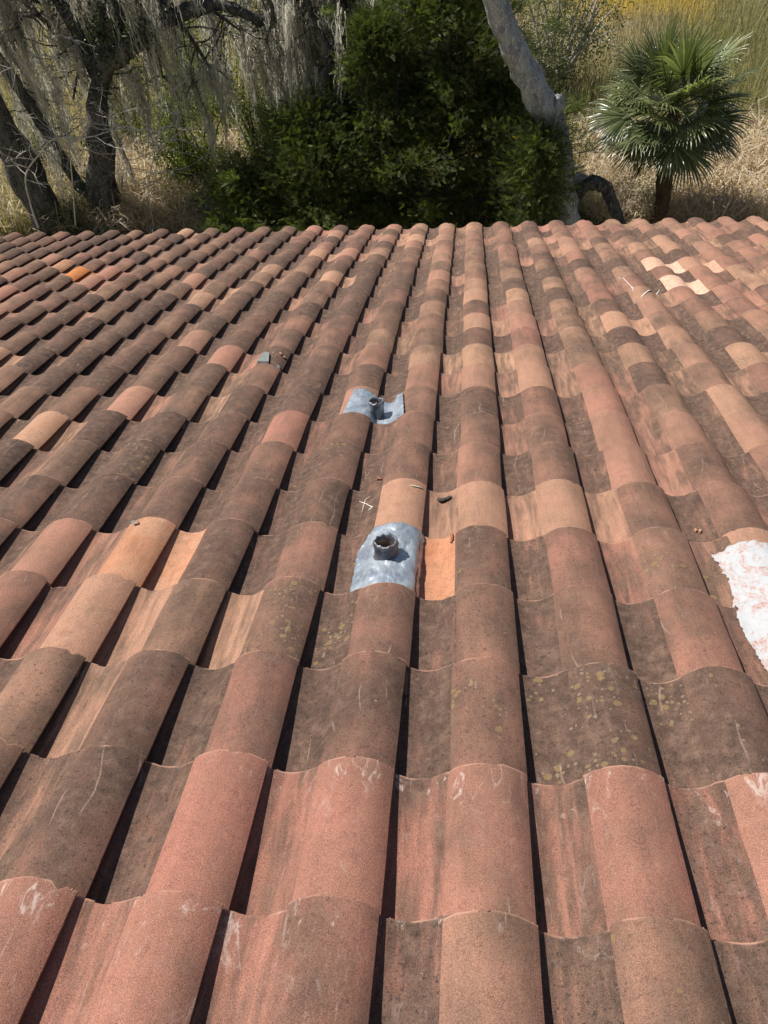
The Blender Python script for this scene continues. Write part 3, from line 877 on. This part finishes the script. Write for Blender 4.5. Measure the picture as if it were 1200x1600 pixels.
live_oak('crooked mossy oak rising behind the left part of the dark cedars',
         [(640, -160, 20.4, 8), (610, -20, 20.3, 9), (590, 80, 20.2, 9), (576, 100, 20.1, 8), (559, 126, 20.0, 9), (538, 123, 19.9, 9), (514, 120, 19.8, 11), (497, 134, 19.7, 12), (489, 160, 19.6, 13), (486, 230, 19.5, 15), (488, 340, 19.4, 18)],
         [[(540, 124, 19.9, 6), (552, 100, 19.9, 6), (562, 70, 20.0, 5), (575, 20, 20.1, 5), (570, -60, 20.2, 4)]],
         at(610, -40, 20.3), ((-6.4, -1.2), (19.2, 21.0), (3.1, 4.8)), 12, 330, r1, 7, moss_len=(0.5, 2.5))

# leaning grey trunk right of the cedars, its broken stub and its crown above the picture
A = Acc()
pts, rr = pixline([(690, -230, 16.3, 12), (735, -90, 16.4, 15), (772, -5, 16.5, 18), (797, 62, 16.5, 20), (822, 115, 16.5, 21), (846, 160, 16.5, 22), (864, 196, 16.6, 21), (876, 236, 16.6, 17), (882, 290, 16.6, 16), (886, 352, 16.6, 18)])
foot = pts[-1].copy(); foot[2] = -0.1; pts.append(foot); rr.append(rr[-1] * 1.2)
root = empty('live_oak', (pts[-1][0], pts[-1][1], 0), 'bare grey tree trunk leaning left beside the cedar', 'tree', 'live oaks hung with moss')
p, r = smooth_line(pts, rr, 7); tube(A, p, r, 20, 0.28, 3.3)
adopt(A.build('trunk', MT_BARK_GREY, None, True), root)
A = Acc(); q, r = pixline([(855, 180, 16.5, 17), (868, 165, 16.48, 13), (873, 152, 16.45, 8), (874, 146, 16.45, 3)]); q, r = smooth_line(q, r); tube(A, q, r, 12, 0.5, 6.0)
adopt(A.build('broken_stub', MT_BARK_GREY, None, True), root)
tw = Acc(); lv = Acc(); tips = []
fk = pts[0]
for k in range(14):
    d = r1.normal(0, 1, 3); d[2] = abs(d[2]) * 0.8 + 0.2
    t, r = wander(fk, d, r1.uniform(1.5, 3.2), 0.09, 0.02, 9, 0.18, 0.0, r1); tube(tw, t, r, 6); tips.append(t[4:])
adopt(tw.build('twigs', MT_BARK_GREY, None, True), root)['kind'] = 'stuff'
c = np.concatenate([along(t, 50, r1) for t in tips]) + r1.normal(0, 0.3, (50 * len(tips), 3))
leaf_quads(lv, c, 0.08, 0.45, shades(len(c), (0.035, 0.05, 0.018), (0.09, 0.115, 0.035), r1), rnd=r1)
adopt(lv.build('crown', MT_OAKLEAF), root)['kind'] = 'stuff'

# fallen crooked limb by the leaning trunk
A = Acc(); q, r = pixline([(882, 345, 17.4, 8), (894, 322, 17.3, 9), (908, 296, 17.2, 10), (926, 286, 17.2, 11), (944, 291, 17.15, 10), (955, 312, 17.1, 9), (964, 338, 17.05, 9), (972, 362, 17.0, 9)])
q, r = smooth_line(q, r); tube(A, q, r, 14, 0.35, 2.0)
o = tag(A.build('fallen_limb', MT_BARK_DARK, None, True), 'dark crooked fallen limb bent like an elbow beside the leaning trunk', 'limb')
A = Acc(); q, r = pixline([(900, 283, 17.5, 10), (915, 283, 17.4, 10), (930, 290, 17.2, 8)])
q, r = smooth_line(q, r); tube(A, q, r, 12, 0.35, 8.0)
A.build('broken_end', MT_BARK_PALE, o, True)

# ------------------------------------------------------------------ cedars
def cedar(label, x, y, height, radius, nclump, rnd, lean=(0, 0), bulge=0.35, lo=(0.030, 0.050, 0.017), hi=(0.18, 0.215, 0.06)):
    root = empty('cedar', (x, y, 0), label, 'tree', 'dark cedars behind the eave')
    A = Acc(); p, r = wander((x, y, -0.1), (lean[0], lean[1], 1), height * 0.95, 0.13 * height / 5, 0.02, 9, 0.05, 0.0, rnd); tube(A, p, r, 10, 0.3)
    adopt(A.build('trunk', MT_BARK_DARK, None, True), root)
    tw, lv = Acc(), Acc()
    ph = rnd.random(3) * 20
    for k in range(nclump):
        t = rnd.random() ** 0.85
        th = rnd.uniform(0, 2 * math.pi)
        prof = radius * ((1 - t) ** 0.65) * (0.55 + bulge + 1.25 * mnoise.noise((math.cos(th) * 1.8 + ph[0], math.sin(th) * 1.4 + ph[1], t * 3.2 + ph[2])))
        prof = max(prof, 0.18)
        tipc = rnd.random() < 0.22
        rr = prof * (rnd.uniform(1.1, 1.5) if tipc else rnd.uniform(0.4, 1.05))
        ax = np.array([x + lean[0] * t * height, y + lean[1] * t * height, 0.12 + t * (height - 0.2)])
        dirv = np.array([math.cos(th), math.sin(th), rnd.uniform(-0.15, 0.45)])
        c = ax + dirv * rr
        b, r = wander(ax - np.array([0, 0, 0.25 * rr]), c - ax + np.array([0, 0, 0.25 * rr]), np.linalg.norm(c - ax) + 0.2, 0.025, 0.006, 5, 0.06, -0.02, rnd)
        tube(tw, b, r, 4)
        ns = int(rnd.uniform(35, 60)) if tipc else int(rnd.uniform(110, 200)); sz = rnd.uniform(0.07, 0.13) if tipc else rnd.uniform(0.13, 0.30)
        sc = c + rnd.normal(0, 1, (ns, 3)) * np.array([sz, sz, sz * 0.75])
        d = (sc - ax); d /= np.linalg.norm(d, axis=1)[:, None] + 1e-9
        d = d + rnd.normal(0, 0.45, (ns, 3)) + np.array([0, 0, 0.25]); d /= np.linalg.norm(d, axis=1)[:, None]
        tone = rnd.uniform(0.6, 1.25)
        s = np.cross(d, rnd.normal(0, 1, (ns, 3))); s /= np.linalg.norm(s, axis=1)[:, None] + 1e-9
        base_c = shades(ns, lo, hi, rnd) * tone
        yel = rnd.random((ns, 1)) < 0.05
        base_c = np.where(yel, base_c * np.array([1.7, 1.25, 0.8]), base_c)
        for j in range(7):                             # leaflets of one flat spray
            f = j / 6
            sd = (-1) ** j
            pos = sc + d * (f * 0.14)
            a = d * 0.75 + s * (sd * 0.7 * (1 - f * 0.8)); a /= np.linalg.norm(a, axis=1)[:, None]
            nrm = np.cross(d, s); bb = np.cross(nrm, a)
            L = 0.060 * (1.15 - 0.5 * f); wd = 0.0088
            V = np.stack([pos, pos + a * L * 0.5 + bb * wd, pos + a * L, pos + a * L * 0.5 - bb * wd], 1).reshape(-1, 3)
            lv.add(V, np.arange(ns * 4).reshape(ns, 4), np.repeat(base_c, 4, axis=0))
    adopt(tw.build('limbs', MT_BARK_DARK), root)['kind'] = 'stuff'
    adopt(lv.build('crown', MT_CEDAR), root)['kind'] = 'stuff'
    return root

r2 = np.random.default_rng(21)
def gpos(px, Y):                                      # ground point under a picture column at depth Y
    d = ray(px, 352); k = Y / d[1]
    return CAM[0] + d[0] * k
cedar('tallest broad dark cedar filling the middle behind the eave', gpos(700, 18.7), 18.7, 6.4, 2.5, 270, r2, (0.0, 0.0), 0.5)
cedar('squat dense cedar between the tallest cedar and the leaning trunk', gpos(775, 18.3), 18.3, 3.5, 1.3, 100, r2, (0, 0), 0.62)
cedar('dark cedar just left of the tallest one', gpos(600, 18.3), 18.3, 4.6, 2.0, 150, r2, (0.02, 0), 0.4)
cedar('middling bushy cedar below the crooked mossy oak', gpos(500, 17.9), 17.9, 3.1, 1.9, 120, r2, (0, 0), 0.45)
cedar('lowest dark cedar bush at the left end of the cedars', gpos(402, 17.7), 17.7, 2.0, 1.15, 60, r2, (-0.05, 0), 0.45)
cedar('small dark cedar hugging the leaning grey trunk', gpos(826, 16.1), 16.1, 3.2, 0.62, 46, r2, (0.03, 0), 0.5)

# ------------------------------------------------------------------ leafy shrubs and a farther oak
def shrub(name, label, cat, x, y, z0, height, rx, nst, nleaf, size, lo, hi, rnd, group=None, mat=None, stem=MT_BARK_DARK, clump=0.22):
    root = empty(name, (x, y, 0), label, cat, group)
    tw, lv = Acc(), Acc(); tips = []
    for k in range(nst):
        th = rnd.uniform(0, 2 * math.pi)
        d = np.array([math.cos(th) * rx / height * rnd.uniform(0.2, 1.2), math.sin(th) * rx / height * rnd.uniform(0.2, 1.2), 1.0])
        p, r = wander((x + rnd.normal(0, 0.1), y + rnd.normal(0, 0.1), z0), d, height * rnd.uniform(0.7, 1.05), 0.03 * height / 2, 0.006, 9, 0.14, 0.0, rnd)
        tube(tw, p, r, 5)
        for _ in range(6):
            b, r = wander(p[rnd.integers(2, 10)], d * 0.5 + rnd.normal(0, 0.7, 3), rnd.uniform(0.25, 0.55) * rx, 0.010, 0.003, 6, 0.25, 0.0, rnd)
            tube(tw, b, r, 4); tips.append(b)
    adopt(tw.build('stems', stem), root)['kind'] = 'stuff'
    k = max(1, nleaf // len(tips))
    c = np.concatenate([along(t[1:], k, rnd) + rnd.normal(0, clump * rnd.uniform(0.4, 1.2), (k, 3)) for t in tips])
    c[:, 2] = np.maximum(c[:, 2], 0.05)
    leaf_quads(lv, c, size, 0.5, shades(len(c), lo, hi, rnd), rnd=rnd)
    adopt(lv.build('foliage', mat or MT_SHRUB), root)['kind'] = 'stuff'
    return root

r3 = np.random.default_rng(33)
YG_LO, YG_HI = (0.08, 0.11, 0.025), (0.26, 0.30, 0.07)
SG = 'sunlit leafy shrubs at the marsh edge'
shrub('leafy_shrub', 'tall loose yellow green shrub in front of the marsh, right of the fern clad oak', 'shrub', *at(322, 330, 20.6)[:2], 0, 3.1, 1.3, 14, 11000, 0.075, YG_LO, YG_HI, r3, SG)
shrub('leafy_shrub', 'grey green shrub under the moss, between the tall shrub and the cedars', 'shrub', *at(432, 320, 20.8)[:2], 0, 3.3, 1.0, 12, 8000, 0.07, (0.08, 0.10, 0.035), (0.22, 0.24, 0.09), r3, SG)
shrub('leafy_shrub', 'low bright green bush at the foot of the left cedar bush', 'shrub', *at(352, 336, 18.9)[:2], 0, 1.1, 0.6, 10, 2200, 0.06, (0.05, 0.085, 0.02), (0.14, 0.19, 0.045), r3, SG)
shrub('leafy_shrub', 'leafy olive shrub behind the leftmost trunk', 'shrub', *at(60, 230, 22.5)[:2], 0, 2.6, 1.5, 12, 6000, 0.07, (0.08, 0.09, 0.03), (0.24, 0.24, 0.08), r3, SG)
shrub('leafy_shrub', 'sunlit shrub high behind the long arching limb', 'shrub', *at(300, 150, 25.5)[:2], 0, 3.2, 1.9, 14, 9000, 0.075, (0.09, 0.11, 0.03), (0.28, 0.30, 0.08), r3, SG)
shrub('leafy_shrub', 'hazy olive shrub behind the fern clad trunk', 'shrub', *at(212, 215, 23.5)[:2], 0, 2.6, 1.4, 12, 6000, 0.07, (0.10, 0.11, 0.04), (0.27, 0.27, 0.09), r3, SG)
shrub('leafy_shrub', 'low dull green bush between the two left oak trunks', 'shrub', *at(120, 340, 18.6)[:2], 0, 0.9, 0.5, 8, 900, 0.06, (0.04, 0.06, 0.02), (0.12, 0.14, 0.05), r3, SG)
shrub('leafy_shrub', 'low grey green bush under the palm crown', 'shrub', *at(1000, 340, 18.6)[:2], 0, 0.75, 0.9, 14, 3600, 0.05, (0.05, 0.07, 0.028), (0.13, 0.16, 0.06), r3, SG)
shrub('background_oak', 'pale branched oak with grey green leaves behind the leaning trunk', 'tree', *at(868, 118, 26.5)[:2], 0, 4.4, 2.5, 16, 11000, 0.085, (0.08, 0.09, 0.045), (0.24, 0.25, 0.12), r3, None, MT_OAKLEAF, MT_BARK_PALE, 0.26)
shrub('background_oak', 'dull green oak behind the cedars and moss, upper middle', 'tree', *at(470, 150, 25.0)[:2], 0, 4.6, 2.2, 14, 7000, 0.085, (0.045, 0.055, 0.02), (0.14, 0.15, 0.04), r3, None, MT_OAKLEAF, MT_BARK_DARK, 0.26)

# bare grey saplings in front of the left oaks
def sapling(label, spec, rnd):
    root = empty('bare_sapling', at(*spec[-1][:3]) * np.array([1, 1, 0]), label, 'sapling', 'leafless saplings before the oaks')
    pts, rr = pixline(spec); q, r = smooth_line(pts, [x * 0.42 for x in rr])
    A = Acc(); tube(A, q, r, 6, 0.2)
    adopt(A.build('trunk', MT_BARK_PALE, None, True), root)
    tw = Acc()
    for k in range(26):
        s = along(q[: max(3, int(len(q) * 0.8))], 1, rnd)[0]
        d = np.array([rnd.normal(0.2, 0.8), rnd.normal(0, 0.4), rnd.uniform(-0.2, 0.8)])
        b, r = wander(s, d, rnd.uniform(0.5, 1.6), 0.013, 0.003, 9, 0.16, 0.015, rnd); tube(tw, b, r, 4)
        for _ in range(4):
            b2, r2_ = wander(b[rnd.integers(2, 9)], d + rnd.normal(0, 0.6, 3), rnd.uniform(0.2, 0.8), 0.006, 0.002, 6, 0.2, 0.02, rnd); tube(tw, b2, r2_, 3)
    adopt(tw.build('twigs', MT_BARK_PALE), root)['kind'] = 'stuff'
r4 = np.random.default_rng(8)
sapling('bleached leafless sapling arching right across the fern clad trunk', [(225, 204, 17.9, 1.0), (180, 203, 17.9, 1.5), (140, 214, 17.8, 2.2), (85, 217, 17.8, 2.8), (62, 240, 17.9, 3.0), (40, 275, 18.1, 3.0), (48, 320, 18.1, 3.5), (60, 356, 18.1, 4)], r4)
sapling('thin leafless sapling standing between the two left trunks', [(92, 20, 18.2, 1.2), (84, 80, 18.2, 1.8), (95, 150, 18.2, 2.2), (110, 250, 18.1, 2.6), (118, 352, 18.1, 3)], r4)
sapling('twiggy leafless sapling right of the fern clad trunk', [(255, 150, 18.4, 1.2), (246, 220, 18.4, 1.6), (232, 290, 18.3, 2.2), (240, 352, 18.3, 3)], r4)

# ------------------------------------------------------------------ cabbage palm
def palm(label, px, py_c, Y, rcrown, rnd):
    ctr = at(px, py_c, Y)
    bx = at(1027, 346, Y)
    root = empty('cabbage_palm', (bx[0], Y, 0), label, 'palm tree')
    A = Acc()
    p, r = smooth_line([(bx[0], Y, -0.1), (bx[0] + 0.02, Y, 0.9), ctr * 0.5 + np.array([bx[0], Y, 0.9]) * 0.5, ctr + np.array([0, 0, -0.1]), ctr + np.array([0, 0, 0.35])], [0.19, 0.165, 0.17, 0.16, 0.05], 8)
    tube(A, p, r, 16, 0.2, 1.0)
    adopt(A.build('trunk', MT_BARK_PALM, None, True), root)
    nf = 46
    dead = Acc()
    for k in range(nf):
        el = math.pi / 2 - math.acos(1 - 1.5 * (k + 0.5) / nf)       # straight up round to drooping
        az = k * 2.39996 + rnd.normal(0, 0.15)
        dv = np.array([math.cos(az) * math.cos(el), math.sin(az) * math.cos(el), math.sin(el)])
        Lp = rcrown * rnd.uniform(0.38, 0.58)
        bend = np.array([0, 0, -0.28])
        q = [ctr + np.array([0, 0, 0.05]) + dv * 0.08]
        d = dv.copy()
        for i in range(6):
            d = d + bend * 0.16 * (1.3 - abs(dv[2])); d /= np.linalg.norm(d)
            q.append(q[-1] + d * Lp / 6)
        fr = Acc()
        tube(fr, np.array(q), np.linspace(0.022, 0.010, 7), 5)
        fr.C.append(np.broadcast_to(np.array((0.17, 0.19, 0.07), dtype=np.float32), (fr.n, 3)))
        hub = q[-1]
        s = np.cross(d, [0, 0, 1.0]); s /= np.linalg.norm(s) + 1e-9
        up = np.cross(s, d)
        roll = rnd.normal(0, 0.35)
        s, up = s * math.cos(roll) + up * math.sin(roll), up * math.cos(roll) - s * math.sin(roll)
        nl, R = 40, rcrown * rnd.uniform(0.56, 0.70)
        tone = rnd.uniform(0.75, 1.2)
        old = el < -0.62
        for j in range(nl):
            a = (j / (nl - 1) - 0.5) * 2 * rad(112)
            dirl = d * math.cos(a) + s * math.sin(a) + up * 0.28 * math.cos(a)
            dirl /= np.linalg.norm(dirl)
            ll = R * (0.72 + 0.28 * math.cos(a * 0.8)) * rnd.uniform(0.9, 1.08)
            w0 = ll * 0.42 * rad(224) / nl * 0.62
            pos, dd = hub.copy(), dirl.copy()
            lat = np.cross(dirl, up); lat /= np.linalg.norm(lat) + 1e-9
            ws = [0.004, w0, w0 * 0.8, w0 * 0.5, 0.0015]
            fs = [0.0, 0.42, 0.68, 0.86, 1.0]
            V = []
            prev = 0.0
            for f, wv_ in zip(fs, ws):
                dd = dd + np.array([0, 0, -1.0]) * (f ** 2) * 0.32 * rnd.uniform(0.3, 1.6); dd /= np.linalg.norm(dd)
                pos = pos + dd * ll * (f - prev); prev = f
                V += [pos - lat * wv_, pos + up * wv_ * 0.55, pos + lat * wv_]
            F = []
            for i in range(4):
                b = i * 3
                F += [(b, b + 1, b + 4, b + 3), (b + 1, b + 2, b + 5, b + 4)]
            g_ = rnd.uniform(0, 1)
            cc = np.array((0.06, 0.09, 0.035)) * (1 - g_) + np.array((0.28, 0.31, 0.15)) * g_
            cc = cc * tone
            if old and rnd.random() < 0.35:
                cc = np.array((0.13, 0.09, 0.045)) * rnd.uniform(0.6, 1.2)
            cv = np.tile(cc, (15, 1)).astype(np.float32)
            cv[9:] = cv[9:] * 0.6 + np.array((0.14, 0.13, 0.06)) * 0.4
            fr.V.append(np.array(V, dtype=np.float32)); fr.F.append(np.array(F) + fr.n); fr.n += 15; fr.C.append(cv)
        o = fr.build('frond', MT_PALM); adopt(o, root)
    # dead skirt and old leaf bases under the crown
    for k in range(26):
        az = rnd.uniform(0, 2 * math.pi)
        st = ctr + np.array([math.cos(az) * 0.16, math.sin(az) * 0.16, rnd.uniform(-0.35, 0.05)])
        b, r = wander(st, (math.cos(az), math.sin(az), -0.5), rnd.uniform(0.3, 0.9), 0.016, 0.008, 6, 0.1, 0.30, rnd)
        tube(dead, b, r, 4)
        dead.C.append(np.broadcast_to(np.array((0.22, 0.15, 0.09), dtype=np.float32), (len(b) * 4, 3)))
        hang_n = 16
        e = b[-1]
        for _ in range(hang_n):
            t, r = wander(e, (math.cos(az) * 0.4 + rnd.normal(0, 0.35), math.sin(az) * 0.4 + rnd.normal(0, 0.35), -1), rnd.uniform(0.25, 0.6), 0.010, 0.002, 4, 0.12, 0.1, rnd)
            tube(dead, t, r, 3)
            dead.C.append(np.broadcast_to((np.array((0.20, 0.135, 0.08)) * rnd.uniform(0.5, 1.3)).astype(np.float32), (len(t) * 3, 3)))
    adopt(dead.build('dead_skirt', MT_GRASS), root)
palm('short fan palm with a round glossy crown, right of the cedars', 1047, 176, 17.9, 1.5, np.random.default_rng(3))

# ------------------------------------------------------------------ marsh grass and fallen reeds
def blades(ctr, hgt, width, lean, cols, rnd, kink=False):
    n = len(ctr)
    th = rnd.uniform(0, math.pi, n); side = np.stack([np.cos(th), np.sin(th), np.zeros(n)], 1) * (width * rnd.uniform(0.6, 1.4, n))[:, None]
    az = rnd.uniform(0, 2 * math.pi, n); out = np.stack([np.cos(az), np.sin(az), np.zeros(n)], 1)
    L = (hgt * rnd.uniform(0.5, 1.3, n))[:, None]
    ln = (np.abs(rnd.normal(0, lean, n)))[:, None]
    up = np.array([0, 0, 1.0])
    if kink:
        k1 = rnd.uniform(0.15, 0.6, (n, 1))
        d1 = out * rnd.uniform(0.1, 1.2, (n, 1)) + up * rnd.uniform(0.3, 1.0, (n, 1)); d1 /= np.linalg.norm(d1, axis=1)[:, None]
        az2 = az + rnd.normal(0, 0.9, n)
        d2 = np.stack([np.cos(az2), np.sin(az2), rnd.uniform(-0.55, 0.35, n)], 1); d2 /= np.linalg.norm(d2, axis=1)[:, None]
        p0 = ctr; p1 = p0 + d1 * L * k1; p2 = p1 + d2 * L * (1 - k1)
        p2[:, 2] = np.maximum(p2[:, 2], 0.03)
    else:
        p0 = ctr; p1 = p0 + (up + out * ln * 0.4) * L * 0.55; p2 = p0 + (up * (1 - 0.25 * np.minimum(ln, 1)) + out * ln) * L
    V = np.stack([p0 - side, p0 + side, p1 + side * 0.85, p1 - side * 0.85, p2 + side * 0.25, p2 - side * 0.25], 1).reshape(-1, 3)
    b = (np.arange(n) * 6)[:, None]
    F = np.concatenate([b + np.array([0, 1, 2, 3]), b + np.array([3, 2, 4, 5])])
    return V, F, np.repeat(cols, 6, axis=0)

r6 = np.random.default_rng(14)
def marsh(nb):
    y = 18.5 + 30 * r6.random(nb) ** 1.25
    x = -14 - (y - 18) * 0.52 + r6.random(nb) * (25 + (y - 18) * 0.80)
    N1 = np.array([mnoise.noise((a * 0.17, b * 0.10, 3.0)) for a, b in zip(x, y)])
    N2 = np.array([mnoise.noise((a * 0.7, b * 0.5, 9.0)) for a, b in zip(x, y)])
    straw = np.array((0.49, 0.425, 0.31)); olive = np.array((0.31, 0.31, 0.15)); gold = np.array((0.62, 0.48, 0.13)); grey = np.array((0.50, 0.46, 0.32))
    t = np.clip(0.5 + N1 * 1.4 + r6.normal(0, 0.16, nb), 0, 1)[:, None]
    c = olive * t + straw * (1 - t)
    g = np.clip(0.35 + N2 * 1.0 + r6.normal(0, 0.2, nb), 0, 1)[:, None] * 0.6
    c = c * (1 - g) + grey * g
    gm = np.clip((y - 31.5) / 2.0 + N2 * 0.8, 0, 1) * np.clip((8.6 - x + N1 * 1.5) / 1.2, 0, 1) * np.clip((x - 3.0) / 1.5, 0, 1)
    gm = np.maximum(gm, 0.12 * np.clip((y - 23) / 3, 0, 1) * np.clip((-7.0 - x) / 2.0 + N2, 0, 1))[:, None]
    c = c * (1 - gm) + gold * gm
    c *= r6.uniform(0.6, 1.25, (nb, 1))
    near = np.clip((24.5 - y) / 4.0, 0, 1) * np.clip((x - 2.0) / 2.0 + np.clip((-5.5 - x) / 1.0, 0, 9) * np.clip((x + 10.5), 0, 1), 0, 1)
    return blades(np.stack([x, y, np.zeros(nb)], 1), (0.75 + 0.25 * N1) * (1 - 0.8 * near), 0.012, 0.35, c, r6)
V, F, C = marsh(110000)
o = link_mesh('marsh_grass', V, F, MT_GRASS); color_attr(o, C)
o['kind'] = 'stuff'; o['label'] = 'olive and straw coloured marsh grass covering the flat behind the trees'; o['category'] = 'grass'

def reeds(name, label, px_rng, py_rng, n, rnd, tint=1.0):
    ctr = []
    while len(ctr) < n:
        px, py = rnd.uniform(*px_rng), rnd.uniform(*py_rng)
        d = ray(px, py); k = -CAM[2] / d[2]
        p = CAM + d * k
        if mnoise.noise((p[0] * 0.6, p[1] * 0.6, 2.0)) + rnd.normal(0, 0.3) > -0.25:
            ctr.append((p[0], p[1], rnd.uniform(0.1, 0.6)))
    c = shades(n, (0.45, 0.35, 0.25), (0.86, 0.78, 0.66), rnd) * tint
    V, F, C = blades(np.array(ctr), 0.8, 0.015, 0.5, c, rnd, True)
    o = link_mesh(name, V, F, MT_GRASS); color_attr(o, C)
    o['kind'] = 'stuff'; o['label'] = label; o['category'] = 'reeds'
reeds('fallen_reeds', 'tangle of bleached fallen reeds right of the palm', (905, 1330), (215, 372), 9000, r6)
reeds('fallen_reeds', 'tangle of bleached fallen reeds between the second oak and the cedars', (165, 430), (245, 372), 5200, r6)
reeds('fallen_reeds', 'sparse bleached reeds around the feet of the left oaks', (-150, 165), (262, 372), 1800, r6, 0.8)
